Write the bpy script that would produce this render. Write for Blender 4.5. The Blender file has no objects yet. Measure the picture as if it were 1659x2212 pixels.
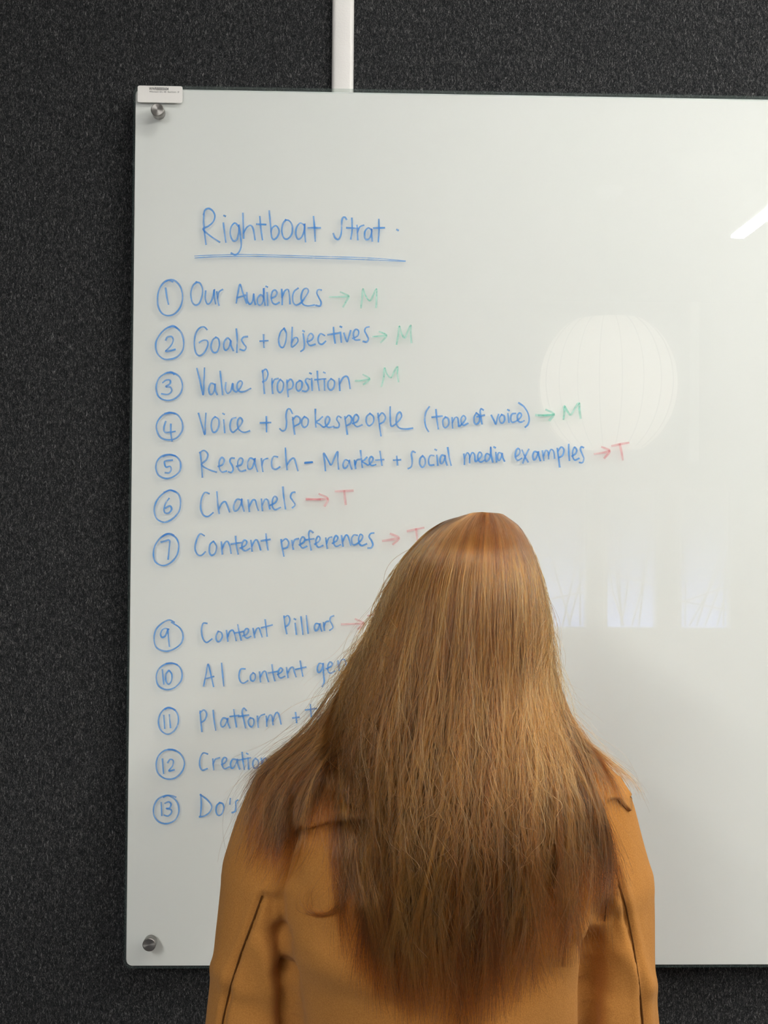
import bpy, bmesh, math, random
import numpy as np
from mathutils import Vector, Matrix
from mathutils.bvhtree import BVHTree

# ------------------------------------------------------------------ camera, world, exposure
sc = bpy.context.scene
COL = sc.collection
FPX = 2800.0
CAM = np.array([0.29552, -1.76856, 1.6083])
YAW, PITCH, ROLL = 0.02898, 0.01753, 0.00754
_F = np.array([math.sin(YAW)*math.cos(PITCH), math.cos(YAW)*math.cos(PITCH), math.sin(PITCH)])
_R0 = np.array([math.cos(YAW), -math.sin(YAW), 0.0])
_U0 = np.cross(_R0, _F)
CR = math.cos(ROLL)*_R0 + math.sin(ROLL)*_U0
CU = -math.sin(ROLL)*_R0 + math.cos(ROLL)*_U0
CF = _F
cd = bpy.data.cameras.new('camera')
cd.sensor_fit = 'VERTICAL'; cd.sensor_height = 36.0; cd.lens = FPX*36.0/2212.0
cd.clip_start = 0.02
cam = bpy.data.objects.new('camera', cd); COL.objects.link(cam)
cam.matrix_world = Matrix(((CR[0], CU[0], -CF[0], CAM[0]), (CR[1], CU[1], -CF[1], CAM[1]), (CR[2], CU[2], -CF[2], CAM[2]), (0, 0, 0, 1)))
sc.camera = cam
w = bpy.data.worlds.new('sky'); sc.world = w; w.use_nodes = True
bg = w.node_tree.nodes['Background']; bg.inputs[0].default_value = (0.26, 0.38, 0.90, 1); bg.inputs[1].default_value = 1.4
sc.view_settings.view_transform = 'Standard'; sc.view_settings.look = 'None'
sc.view_settings.gamma = 1.0; sc.view_settings.use_curve_mapping = False
sc.view_settings.exposure = 2.5
LED_POWER = 24.0         # radiance of the linear lights
FILL_POWER = 33.0
ADDED_WASH_POWER = 6.0
LANTERN_POWER = 0.37
sc.cycles.transparent_max_bounces = 24
sc.cycles.max_bounces = 7
sc.cycles.diffuse_bounces = 3
sc.cycles.transmission_bounces = 5
sc.cycles.sample_clamp_indirect = 4.0

def at(px, py, Y):
    """the point of the plane y = Y seen at photograph pixel (px, py)"""
    d = CF + CR*((px-829.5)/FPX) - CU*((py-1106.0)/FPX)
    p = CAM + d*((Y-CAM[1])/d[1])
    return Vector(p)
def at_np(px, py, Y):
    d = CF[None]+CR[None]*((px-829.5)/FPX)[:, None]-CU[None]*((py-1106.0)/FPX)[:, None]
    return CAM[None]+d*((Y-CAM[1])/d[:, 1])[:, None]
def px_np(P):
    d = P-CAM[None]; k = d@CF
    return 829.5+FPX*(d@CR)/k, 1106.0-FPX*(d@CU)/k

# ------------------------------------------------------------------ helpers
def nodes_of(m):
    m.use_nodes = True
    nt = m.node_tree
    return nt, nt.nodes, nt.links
def mat(name, col, rough=0.6, metal=0.0, spec=0.5, bump=0.0, bscale=200.0, var=0.0, vscale=8.0, **kw):
    m = bpy.data.materials.new(name); nt, N, L = nodes_of(m)
    b = N['Principled BSDF']
    b.inputs['Base Color'].default_value = (*col, 1); b.inputs['Roughness'].default_value = rough
    b.inputs['Metallic'].default_value = metal; b.inputs['Specular IOR Level'].default_value = spec
    for k, v in kw.items(): b.inputs[k].default_value = v
    tc = N.new('ShaderNodeTexCoord')
    if var > 0:
        n = N.new('ShaderNodeTexNoise'); n.inputs['Scale'].default_value = vscale; n.inputs['Detail'].default_value = 5
        L.new(tc.outputs['Object'], n.inputs['Vector'])
        r = N.new('ShaderNodeValToRGB')
        r.color_ramp.elements[0].position = 0.3; r.color_ramp.elements[1].position = 0.7
        r.color_ramp.elements[0].color = (*[c*(1-var) for c in col], 1); r.color_ramp.elements[1].color = (*[min(1, c*(1+var)) for c in col], 1)
        L.new(n.outputs['Fac'], r.inputs['Fac']); L.new(r.outputs['Color'], b.inputs['Base Color'])
    if bump > 0:
        n = N.new('ShaderNodeTexNoise'); n.inputs['Scale'].default_value = bscale; n.inputs['Detail'].default_value = 6
        L.new(tc.outputs['Object'], n.inputs['Vector'])
        bp = N.new('ShaderNodeBump'); bp.inputs['Strength'].default_value = bump; bp.inputs['Distance'].default_value = 0.002
        L.new(n.outputs['Fac'], bp.inputs['Height']); L.new(bp.outputs['Normal'], b.inputs['Normal'])
    return m
def emit(name, col, s):
    m = bpy.data.materials.new(name); nt, N, L = nodes_of(m)
    N.remove(N['Principled BSDF'])
    e = N.new('ShaderNodeEmission'); e.inputs[0].default_value = (*col, 1); e.inputs[1].default_value = s
    L.new(e.outputs[0], N['Material Output'].inputs[0]); return m
def obj(name, bm, m, parent=None, smooth=False, label=None):
    me = bpy.data.meshes.new(name)
    bmesh.ops.recalc_face_normals(bm, faces=bm.faces)
    bm.to_mesh(me); bm.free()
    for x in (m if isinstance(m, (list, tuple)) else [m]): me.materials.append(x)
    if smooth: me.shade_smooth()
    o = bpy.data.objects.new(name, me); COL.objects.link(o)
    if parent is not None:
        o.parent = parent; o.matrix_parent_inverse = Matrix.Translation(-Vector(parent_loc(parent)))
    if label: o['label'] = label
    return o
def parent_loc(p):
    l = Vector(p.location)
    if p.parent is not None: l += Vector(p.matrix_parent_inverse.translation)+parent_loc(p.parent)
    return l
def tag(o, label, cat, group=None):
    o['label'] = label; o['category'] = cat
    if group: o['group'] = group
    return o
def thing(name, loc, label, cat, group=None):
    o = bpy.data.objects.new(name, None); COL.objects.link(o); o.location = loc; o.empty_display_size = 0.05
    return tag(o, label, cat, group)
def struct(name, bm, m, parent=None):
    o = obj(name, bm, m, parent)
    if parent is None: o['kind'] = 'structure'
    return o
def box(bm, x0, x1, y0, y1, z0, z1, bev=0.0, seg=2):
    t = bmesh.new()
    bmesh.ops.create_cube(t, size=1.0)
    bmesh.ops.scale(t, vec=(x1-x0, y1-y0, z1-z0), verts=t.verts)
    bmesh.ops.translate(t, vec=((x0+x1)/2, (y0+y1)/2, (z0+z1)/2), verts=t.verts)
    if bev > 0: bmesh.ops.bevel(t, geom=t.edges[:], offset=bev, segments=seg, affect='EDGES', profile=0.5)
    me = bpy.data.meshes.new('tmp'); t.to_mesh(me); t.free(); bm.from_mesh(me); bpy.data.meshes.remove(me)
    return bm
def frame_of(d):
    d = Vector(d).normalized()
    a = Vector((0, 0, 1)) if abs(d.z) < 0.9 else Vector((1, 0, 0))
    u = d.cross(a).normalized(); return u, d.cross(u).normalized()
def tube(bm, pts, radii, n=16, caps=True):
    pts = [Vector(p) for p in pts]
    if not isinstance(radii, (list, tuple)): radii = [radii]*len(pts)
    rings = []
    u = None
    for i, p in enumerate(pts):
        d = (pts[min(i+1, len(pts)-1)]-pts[max(i-1, 0)]).normalized()
        if u is None: u, v = frame_of(d)
        else:
            u = (u-d*u.dot(d)).normalized(); v = d.cross(u)
        rings.append([bm.verts.new(p+(u*math.cos(2*math.pi*k/n)+v*math.sin(2*math.pi*k/n))*radii[i]) for k in range(n)])
    for a, b in zip(rings, rings[1:]):
        for k in range(n): bm.faces.new((a[k], a[(k+1) % n], b[(k+1) % n], b[k]))
    if caps: bm.faces.new(rings[0][::-1]); bm.faces.new(rings[-1])
    return bm
def ball(bm, c, r, sub=3):
    r = (r, r, r) if not isinstance(r, (tuple, list)) else r
    bmesh.ops.create_icosphere(bm, subdivisions=sub, radius=1.0, matrix=Matrix.Translation(Vector(c)) @ Matrix.Diagonal((*r, 1)))
def limb(bm, pts, radii, n=16, sub=2):
    """tapered chain with a ball at each joint, to be fused by the voxel remesher"""
    tube(bm, pts, radii, n)
    for p, r in zip(pts, radii): ball(bm, p, r, sub)
def loft(bm, rings):
    vs = [[bm.verts.new(p) for p in r] for r in rings]
    n = len(vs[0])
    for a, b in zip(vs, vs[1:]):
        for k in range(n): bm.faces.new((a[k], a[(k+1) % n], b[(k+1) % n], b[k]))
    bm.faces.new(vs[0][::-1]); bm.faces.new(vs[-1])
def lathe_y(bm, c, prof, n=40):
    """prof = [(radius, y offset)], axis along y through c"""
    rings = []
    for r, y in prof:
        rings.append([bm.verts.new((c[0]+r*math.cos(2*math.pi*k/n), c[1]+y, c[2]+r*math.sin(2*math.pi*k/n))) for k in range(n)])
    for a, b in zip(rings, rings[1:]):
        for k in range(n): bm.faces.new((a[k], a[(k+1) % n], b[(k+1) % n], b[k]))
    bm.faces.new(rings[0]); bm.faces.new(rings[-1][::-1])
def fuse(name, bm, voxel, smooth_it=6):
    """one continuous surface from overlapping closed pieces; returns a mesh"""
    me = bpy.data.meshes.new(name+'_tmp'); bmesh.ops.recalc_face_normals(bm, faces=bm.faces); bm.to_mesh(me); bm.free()
    o = bpy.data.objects.new(name+'_tmp', me); COL.objects.link(o)
    r = o.modifiers.new('r', 'REMESH'); r.mode = 'VOXEL'; r.voxel_size = voxel
    s = o.modifiers.new('s', 'SMOOTH'); s.factor = 0.5; s.iterations = smooth_it
    dg = bpy.context.evaluated_depsgraph_get(); dg.update()
    out = bpy.data.meshes.new_from_object(o.evaluated_get(dg))
    out.name = name
    bpy.data.objects.remove(o); bpy.data.meshes.remove(me)
    out.materials.clear(); out.shade_smooth()
    return out
def mesh_obj(name, me, m, parent):
    me.materials.append(m)
    o = bpy.data.objects.new(name, me); COL.objects.link(o)
    o.parent = parent; o.matrix_parent_inverse = Matrix.Translation(-parent_loc(parent))
    return o
def verts_np(me):
    a = np.empty(len(me.vertices)*3, np.float32); me.vertices.foreach_get('co', a); return a.reshape(-1, 3).astype(np.float64)
def normals_np(me):
    a = np.empty(len(me.vertices)*3, np.float32); me.vertex_normals.foreach_get('vector', a); return a.reshape(-1, 3).astype(np.float64)

# ------------------------------------------------------------------ room shell
RX0, RX1, RY0, RZ1 = -1.7, 4.3, -5.85, 3.0
WALL_Y = 0.030
def felt(name='charcoal_felt'):
    m = bpy.data.materials.new(name); nt, N, L = nodes_of(m); b = N['Principled BSDF']
    tc = N.new('ShaderNodeTexCoord')
    def noise(scale_xyz, detail, rough=0.6, dist=0.0):
        mp = N.new('ShaderNodeMapping'); mp.inputs['Scale'].default_value = scale_xyz
        n = N.new('ShaderNodeTexNoise'); n.inputs['Scale'].default_value = 1.0; n.inputs['Detail'].default_value = detail
        n.inputs['Roughness'].default_value = rough; n.inputs['Distortion'].default_value = dist
        return mp, n
    warp = N.new('ShaderNodeTexNoise'); warp.inputs['Scale'].default_value = 90; warp.inputs['Detail'].default_value = 2
    L.new(tc.outputs['Object'], warp.inputs['Vector'])
    sub = N.new('ShaderNodeVectorMath'); sub.operation = 'SUBTRACT'; sub.inputs[1].default_value = (0.5, 0.5, 0.5)
    L.new(warp.outputs['Color'], sub.inputs[0])
    scl = N.new('ShaderNodeVectorMath'); scl.operation = 'SCALE'; scl.inputs[3].default_value = 0.007
    L.new(sub.outputs[0], scl.inputs[0])
    add = N.new('ShaderNodeVectorMath'); L.new(tc.outputs['Object'], add.inputs[0]); L.new(scl.outputs[0], add.inputs[1])
    outs = []
    for sc_, lo, hi in (((980, 980, 115), 0.52, 0.78), ((1700, 1700, 330), 0.47, 0.80), ((300, 300, 120), 0.35, 0.75)):
        mp, n = noise(sc_, 2.5, 0.62, 0.4)
        L.new(add.outputs[0], mp.inputs['Vector']); L.new(mp.outputs[0], n.inputs['Vector'])
        r = N.new('ShaderNodeMapRange'); r.inputs['From Min'].default_value = lo; r.inputs['From Max'].default_value = hi
        L.new(n.outputs['Fac'], r.inputs['Value']); outs.append(r.outputs[0])
    a1 = N.new('ShaderNodeMath'); a1.operation = 'MAXIMUM'; L.new(outs[0], a1.inputs[0]); L.new(outs[1], a1.inputs[1])
    a2 = N.new('ShaderNodeMath'); a2.operation = 'MULTIPLY_ADD'; a2.inputs[1].default_value = 0.35; L.new(outs[2], a2.inputs[0]); L.new(a1.outputs[0], a2.inputs[2])
    cr = N.new('ShaderNodeValToRGB'); e = cr.color_ramp.elements
    e[0].position = 0.0; e[0].color = (0.008, 0.0088, 0.010, 1)
    e[1].position = 1.0; e[1].color = (0.23, 0.227, 0.223, 1)
    k = e.new(0.45); k.color = (0.029, 0.0295, 0.031, 1)
    L.new(a2.outputs[0], cr.inputs['Fac']); L.new(cr.outputs['Color'], b.inputs['Base Color'])
    b.inputs['Roughness'].default_value = 0.95; b.inputs['Specular IOR Level'].default_value = 0.1
    b.inputs['Sheen Weight'].default_value = 0.3; b.inputs['Sheen Roughness'].default_value = 0.35
    bp = N.new('ShaderNodeBump'); bp.inputs['Strength'].default_value = 0.5; bp.inputs['Distance'].default_value = 0.001
    L.new(a2.outputs[0], bp.inputs['Height']); L.new(bp.outputs['Normal'], b.inputs['Normal'])
    return m
M_FELT = felt()
M_PAINT = mat('warm_grey_paint', (0.36, 0.35, 0.33), 0.8, var=0.03, vscale=3, bump=0.1, bscale=150)
M_CEIL = mat('ceiling_paint', (0.45, 0.45, 0.44), 0.9, var=0.02, vscale=4, bump=0.1, bscale=120)
M_CARPET = mat('grey_carpet', (0.10, 0.10, 0.105), 0.95, var=0.25, vscale=180, bump=0.6, bscale=500)
M_SIDE = mat('side_wall_paint', (0.16, 0.16, 0.165), 0.9, var=0.04, vscale=3)

struct('wall_back', box(bmesh.new(), RX0, RX1, WALL_Y, WALL_Y+0.12, 0, RZ1), M_FELT)
struct('wall_left', box(bmesh.new(), RX0-0.12, RX0, RY0-0.12, WALL_Y+0.12, 0, RZ1), M_SIDE)
struct('wall_right', box(bmesh.new(), RX1, RX1+0.12, RY0-0.12, WALL_Y+0.12, 0, RZ1), M_PAINT)
struct('floor', box(bmesh.new(), RX0-0.12, RX1+0.12, RY0-0.12, WALL_Y+0.12, -0.12, 0), M_CARPET)
struct('ceiling', box(bmesh.new(), RX0-0.12, RX1+0.12, RY0-0.12, WALL_Y+0.12, RZ1, RZ1+0.12), M_CEIL)
# wall behind the camera, with three narrow windows (seen as reflections in the board)
WIN = [(1.345, 1.735), (1.818, 2.150), (2.258, 2.590)]
WZ0, WZ1 = 1.05, 1.90
bm = bmesh.new()
xs = [RX0]+[v for a in WIN for v in a]+[RX1]
for i in range(0, len(xs), 2): box(bm, xs[i], xs[i+1], RY0-0.12, RY0, 0, RZ1)
for a, b_ in WIN:
    box(bm, a, b_, RY0-0.12, RY0, 0, WZ0); box(bm, a, b_, RY0-0.12, RY0, WZ1, RZ1)
struct('wall_front', bm, M_PAINT)
def frosted():
    m = bpy.data.materials.new('graded_frosted_film'); nt, N, L = nodes_of(m); N.remove(N['Principled BSDF'])
    tc = N.new('ShaderNodeTexCoord'); sp = N.new('ShaderNodeSeparateXYZ'); L.new(tc.outputs['Generated'], sp.inputs[0])
    r = N.new('ShaderNodeMapRange'); r.inputs['From Min'].default_value = 0.0; r.inputs['From Max'].default_value = 1.0
    r.inputs['To Min'].default_value = 0.1; r.inputs['To Max'].default_value = 0.98; L.new(sp.outputs['Z'], r.inputs['Value'])
    t = N.new('ShaderNodeBsdfTransparent'); t.inputs[0].default_value = (0.95, 0.97, 1, 1)
    d = N.new('ShaderNodeBsdfDiffuse'); d.inputs[0].default_value = (0.5, 0.5, 0.48, 1)
    mx = N.new('ShaderNodeMixShader'); L.new(r.outputs[0], mx.inputs[0]); L.new(t.outputs[0], mx.inputs[1]); L.new(d.outputs[0], mx.inputs[2])
    L.new(mx.outputs[0], N['Material Output'].inputs[0]); return m
M_FROST = frosted()
M_FRAME = mat('window_frame_paint', (0.55, 0.54, 0.51), 0.5)
M_TWIG = mat('grey_branch_film', (0.06, 0.06, 0.06), 0.7)
rw = random.Random(5)
for i, (a, b_) in enumerate(WIN):
    bm = bmesh.new()
    f = 0.02
    box(bm, a, a+f, RY0-0.08, RY0+0.01, WZ0, WZ1); box(bm, b_-f, b_, RY0-0.08, RY0+0.01, WZ0, WZ1)
    box(bm, a+f, b_-f, RY0-0.08, RY0+0.01, WZ0, WZ0+f); box(bm, a+f, b_-f, RY0-0.08, RY0+0.01, WZ1-f, WZ1)
    wo = struct('window_%d' % (i+1), bm, M_FRAME)
    obj('pane', box(bmesh.new(), a+f, b_-f, RY0-0.05, RY0-0.044, WZ0+f, WZ1-f), M_FROST, wo)
    bm = bmesh.new()
    for k in range(8):
        x0 = rw.uniform(a+0.03, b_-0.03); x1 = min(max(x0+rw.uniform(-0.22, 0.22), a+0.03), b_-0.03)
        if k < 6: z0, z1 = WZ0+0.03, WZ0+rw.uniform(0.35, 0.7)
        else: z0 = WZ0+rw.uniform(0.15, 0.5); z1 = z0+rw.uniform(-0.08, 0.1); x0, x1 = a+0.03, b_-0.03
        tube(bm, [(x0, RY0-0.040, z0), ((x0+x1)/2+rw.uniform(-.015, .015), RY0-0.040, (z0+z1)/2), (x1, RY0-0.040, z1)], 0.0055, 6)
    obj('branch_pattern', bm, M_TWIG, wo)
# pale conduit on the wall behind the camera
struct('trim_1', box(bmesh.new(), 2.32, 2.375, RY0, RY0+0.03, 2.05, RZ1, 0.006), mat('white_trim_paint', (0.85, 0.85, 0.83), 0.5))
# white cable cover running down the felt wall behind the board
M_WHITE = mat('white_powder_coat', (0.80, 0.78, 0.75), 0.45, bump=0.15, bscale=400)
pa, pb = at(718, 0, WALL_Y-0.008), at(765, 0, WALL_Y-0.008)
bm = bmesh.new(); box(bm, pa.x, pb.x, WALL_Y-0.012, WALL_Y+0.004, 0.002, RZ1-0.001, 0.006, 4)
tag(obj('cable_cover', bm, M_WHITE, smooth=False), 'narrow white vertical cable cover on the dark felt wall above the whiteboard', 'cable cover')
for p in bpy.data.objects['cable_cover'].data.polygons: p.use_smooth = True

# ------------------------------------------------------------------ lamps
M_LED = emit('led_diffuser', (1.0, 0.975, 0.925), LED_POWER)
M_FILL = emit('added_fill_diffuser', (1.0, 0.99, 0.955), FILL_POWER)
M_ALU = mat('white_aluminium', (0.75, 0.75, 0.75), 0.4)
M_WIRE = mat('steel_wire', (0.4, 0.4, 0.4), 0.3, 1.0)
def linear_light(x, y0, y1, z, label, glow=None):
    t = thing('linear_light', (x, (y0+y1)/2, z), label, 'ceiling light', 'suspended linear lights')
    wd = 0.0225
    obj('housing', box(bmesh.new(), x-wd-0.003, x+wd+0.003, y0-0.004, y1+0.004, z+0.012, z+0.075, 0.003), M_ALU, t)
    obj('diffuser', box(bmesh.new(), x-wd, x+wd, y0, y1, z, z+0.0118, 0.003), glow or M_LED, t)
    for yy in (y0+0.25, y1-0.25):
        bm = bmesh.new(); tube(bm, [(x, yy, z+0.074), (x, yy, RZ1-0.02)], 0.0012, 8); tube(bm, [(x, yy, RZ1-0.025), (x, yy, RZ1)], 0.025, 20)
        obj('suspension_wire', bm, M_WIRE, t)
    return t
linear_light(1.585, -2.48, -0.95, 2.60, 'long white linear light whose end is mirrored at the top right of the whiteboard')
def added_washer(x0, x1, y, z):  # added lamp without a seen source, lifts the light on the board
    t = thing('added_washer', ((x0+x1)/2, y, z), 'added unseen light strip above the whiteboard, brightening the board', 'ceiling light')
    obj('housing', box(bmesh.new(), x0-0.01, x1+0.01, y-0.05, y+0.05, z+0.012, RZ1, 0.004), M_ALU, t)
    obj('diffuser', box(bmesh.new(), x0, x1, y-0.04, y+0.04, z, z+0.0118, 0.003), emit('added_washer_glow', (1.0, 0.98, 0.935), ADDED_WASH_POWER), t)
added_washer(0.30, 3.0, -0.80, 2.94)
linear_light(-0.95, -5.20, -2.00, 2.60, 'added unseen fill light hung behind on the left', M_FILL)  # added fill lamp, lightens her back and the left of the board
linear_light(3.30, -2.48, -0.30, 2.60, 'added unseen linear light hung near the right wall')  # added lamp, strengthens and evens the light from the right
def lantern(c, R):
    t = thing('pendant_lantern', (c[0], c[1], c[2]), 'round white ribbed pendant lantern reflected in the whiteboard', 'lamp')
    m = bpy.data.materials.new('lit_lantern_skin'); nt, N, L = nodes_of(m); b = N['Principled BSDF']
    b.inputs['Base Color'].default_value = (0.85, 0.82, 0.76, 1); b.inputs['Roughness'].default_value = 0.7
    b.inputs['Emission Color'].default_value = (1.0, 0.87, 0.73, 1); b.inputs['Emission Strength'].default_value = LANTERN_POWER
    n = 64; prof = []
    for k in range(25):
        a = -1.06+2.12*k/24.0
        prof.append((R*math.cos(a)**0.92, R*1.06*math.sin(a)))
    ribs = 20
    bm = bmesh.new(); rings = []
    for r, z in prof:
        ring = []
        for q in range(ribs*6):
            a = 2*math.pi*q/(ribs*6); k = 1-0.012*abs(math.cos(ribs*a/2))**6
            ring.append(bm.verts.new((c[0]+r*k*math.cos(a), c[1]+r*k*math.sin(a), c[2]+z)))
        rings.append(ring)
    for a, b2 in zip(rings, rings[1:]):
        for q in range(len(a)): bm.faces.new((a[q], a[(q+1) % len(a)], b2[(q+1) % len(a)], b2[q]))
    bm.faces.new(rings[0][::-1]); bm.faces.new(rings[-1])
    sh = obj('shade', bm, m, t, True)
    mr = mat('lantern_rib_wire', (0.35, 0.31, 0.27), 0.6)
    for q in range(ribs):
        bm = bmesh.new(); a = 2*math.pi*q/ribs
        tube(bm, [(c[0]+r*1.0*math.cos(a), c[1]+r*1.0*math.sin(a), c[2]+z) for r, z in prof], 0.0022, 6)
        obj('rib', bm, mr, sh)
    bm = bmesh.new(); tube(bm, [(c[0], c[1], c[2]+prof[-1][1]-0.01), (c[0], c[1], RZ1-0.02)], 0.004, 8); obj('cord', bm, mr, t)
    bm = bmesh.new(); tube(bm, [(c[0], c[1], RZ1-0.03), (c[0], c[1], RZ1)], [0.05, 0.06], 24); obj('ceiling_rose', bm, M_ALU, t)
lantern((1.335, -3.37, 2.215), 0.275)

# ------------------------------------------------------------------ glass whiteboard
BX0, BX1, BZ0, BZ1 = 0.0, 1.80, 1.02, 2.22
GLASS = 0.0045
def fresnel_glass():
    m = bpy.data.materials.new('clear_glass'); nt, N, L = nodes_of(m); N.remove(N['Principled BSDF'])
    t = N.new('ShaderNodeBsdfTransparent'); t.inputs[0].default_value = (0.985, 0.995, 0.985, 1)
    g = N.new('ShaderNodeBsdfGlossy'); g.inputs['Roughness'].default_value = 0.0
    f = N.new('ShaderNodeFresnel'); ge = N.new('ShaderNodeNewGeometry'); io = N.new('ShaderNodeMapRange'); L.new(ge.outputs['Backfacing'], io.inputs['Value'])
    io.inputs['To Min'].default_value = 1.5; io.inputs['To Max'].default_value = 1/1.5; L.new(io.outputs[0], f.inputs['IOR'])
    mx = N.new('ShaderNodeMixShader'); L.new(f.outputs[0], mx.inputs[0]); L.new(t.outputs[0], mx.inputs[1]); L.new(g.outputs[0], mx.inputs[2])
    L.new(mx.outputs[0], N['Material Output'].inputs[0]); return m
def clear():
    m = bpy.data.materials.new('glass_painted_side'); nt, N, L = nodes_of(m); N.remove(N['Principled BSDF'])
    t = N.new('ShaderNodeBsdfTransparent'); L.new(t.outputs[0], N['Material Output'].inputs[0]); return m
M_GLASS, M_CLEAR = fresnel_glass(), clear()
M_EDGE = mat('green_glass_edge', (0.13, 0.19, 0.185), 0.15)
_nt, _N, _L = nodes_of(M_EDGE)
_t = _N.new('ShaderNodeBsdfTransparent'); _t.inputs[0].default_value = (0.97, 1.0, 0.985, 1); _m = _N.new('ShaderNodeMixShader'); _m.inputs[0].default_value = 0.14
_L.new(_t.outputs[0], _m.inputs[1]); _L.new(_N['Principled BSDF'].outputs[0], _m.inputs[2]); _L.new(_m.outputs[0], _N['Material Output'].inputs[0])
M_BACK = mat('white_back_paint', (0.80, 0.81, 0.79), 0.9, spec=0.0, var=0.012, vscale=2.5)
def rr(x0, x1, z0, z1, r, y, n=8):
    out = []
    for cx, cz, a0 in ((x1-r, z1-r, 0), (x0+r, z1-r, 90), (x0+r, z0+r, 180), (x1-r, z0+r, 270)):
        for k in range(n+1):
            a = math.radians(a0+90.0*k/n); out.append(Vector((cx+r*math.cos(a), y, cz+r*math.sin(a))))
    return out
board = thing('whiteboard', (0.9, WALL_Y, BZ0), 'large frameless glass whiteboard with handwritten blue numbered list', 'whiteboard')
e1 = 0.0014
bm = bmesh.new()
f0 = rr(BX0+e1, BX1-e1, BZ0+e1, BZ1-e1, 0.009, 0.0); b0 = rr(BX0+e1, BX1-e1, BZ0+e1, BZ1-e1, 0.009, GLASS)
vf = [bm.verts.new(p) for p in f0]; vb = [bm.verts.new(p) for p in b0]
bm.faces.new(vf).material_index = 0; bm.faces.new(vb[::-1]).material_index = 1
for k in range(len(vf)): bm.faces.new((vf[k], vf[(k+1) % len(vf)], vb[(k+1) % len(vf)], vb[k])).material_index = 1
obj('glass_pane', bm, [M_GLASS, M_CLEAR], board)
bm = bmesh.new()
loops = [rr(BX0+e1, BX1-e1, BZ0+e1, BZ1-e1, 0.009, 0.0), rr(BX0, BX1, BZ0, BZ1, 0.0104, 0.0009), rr(BX0, BX1, BZ0, BZ1, 0.0104, 0.0125), rr(BX0+e1, BX1-e1, BZ0+e1, BZ1-e1, 0.009, 0.0125)]
vs = [[bm.verts.new(p) for p in l] for l in loops]
for a, b_ in zip(vs, vs[1:]+vs[:1]):
    for k in range(len(a)): bm.faces.new((a[k], a[(k+1) % len(a)], b_[(k+1) % len(a)], b_[k]))
obj('glass_edge', bm, M_EDGE, board)
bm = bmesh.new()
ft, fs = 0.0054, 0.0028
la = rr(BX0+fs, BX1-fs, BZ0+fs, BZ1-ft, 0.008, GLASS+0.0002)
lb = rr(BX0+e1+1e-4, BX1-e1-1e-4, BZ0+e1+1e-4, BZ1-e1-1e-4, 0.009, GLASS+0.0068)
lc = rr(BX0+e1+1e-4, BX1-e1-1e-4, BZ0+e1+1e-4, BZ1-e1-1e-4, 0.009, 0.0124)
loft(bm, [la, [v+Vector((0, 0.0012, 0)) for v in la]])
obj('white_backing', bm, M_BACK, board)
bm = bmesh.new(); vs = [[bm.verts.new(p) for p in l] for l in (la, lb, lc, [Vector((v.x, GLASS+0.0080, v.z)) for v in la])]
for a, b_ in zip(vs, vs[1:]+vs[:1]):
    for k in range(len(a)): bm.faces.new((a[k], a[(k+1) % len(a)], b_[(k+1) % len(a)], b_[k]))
obj('edge_light_strip', bm, mat('painted_edge_light', (0.94, 0.955, 0.945), 0.5, spec=0.3), board)  # extra-white strip paints in the light caught by the glass rim
# metal standoffs: the two on the left are in the photograph, the right ones lie outside the frame
def brushed():
    m = bpy.data.materials.new('turned_steel'); nt, N, L = nodes_of(m); b = N['Principled BSDF']
    b.inputs['Base Color'].default_value = (0.32, 0.305, 0.29, 1); b.inputs['Metallic'].default_value = 1.0
    b.inputs['Roughness'].default_value = 0.30; b.inputs['Anisotropic'].default_value = 0.85
    t = N.new('ShaderNodeTangent'); t.direction_type = 'RADIAL'; t.axis = 'Y'
    L.new(t.outputs[0], b.inputs['Tangent']); return m
M_STEEL = brushed()
def standoff(x, z, label=None):
    bm = bmesh.new(); r = 0.0088
    lathe_y(bm, (0, 0, 0), [(r*0.6, 0.0), (r*0.6, -0.002), (r, -0.002), (r, -0.0172), (r-0.0008, -0.018)])
    o = obj('standoff_cap', bm, M_STEEL, None, False)
    for p in o.data.polygons: p.use_smooth = len(p.vertices) == 4
    o.location = (x, -0.0002, z); o.parent = board; o.matrix_parent_inverse = Matrix.Translation(-board.location)
    if label: o['label'] = label
    bm = bmesh.new(); lathe_y(bm, (x, 0.0126, z), [(r, WALL_Y-0.0128), (r, 0.0)]); obj('standoff_barrel', bm, M_STEEL, o)
p = at(340, 237, -0.0175); standoff(p.x, p.z, 'round steel cap below the asset sticker')
q = at(322, 2041, -0.0175); standoff(q.x, q.z, 'round steel cap at the bottom left corner')
standoff(1.8-p.x, p.z); standoff(1.8-q.x, q.z)
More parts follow.
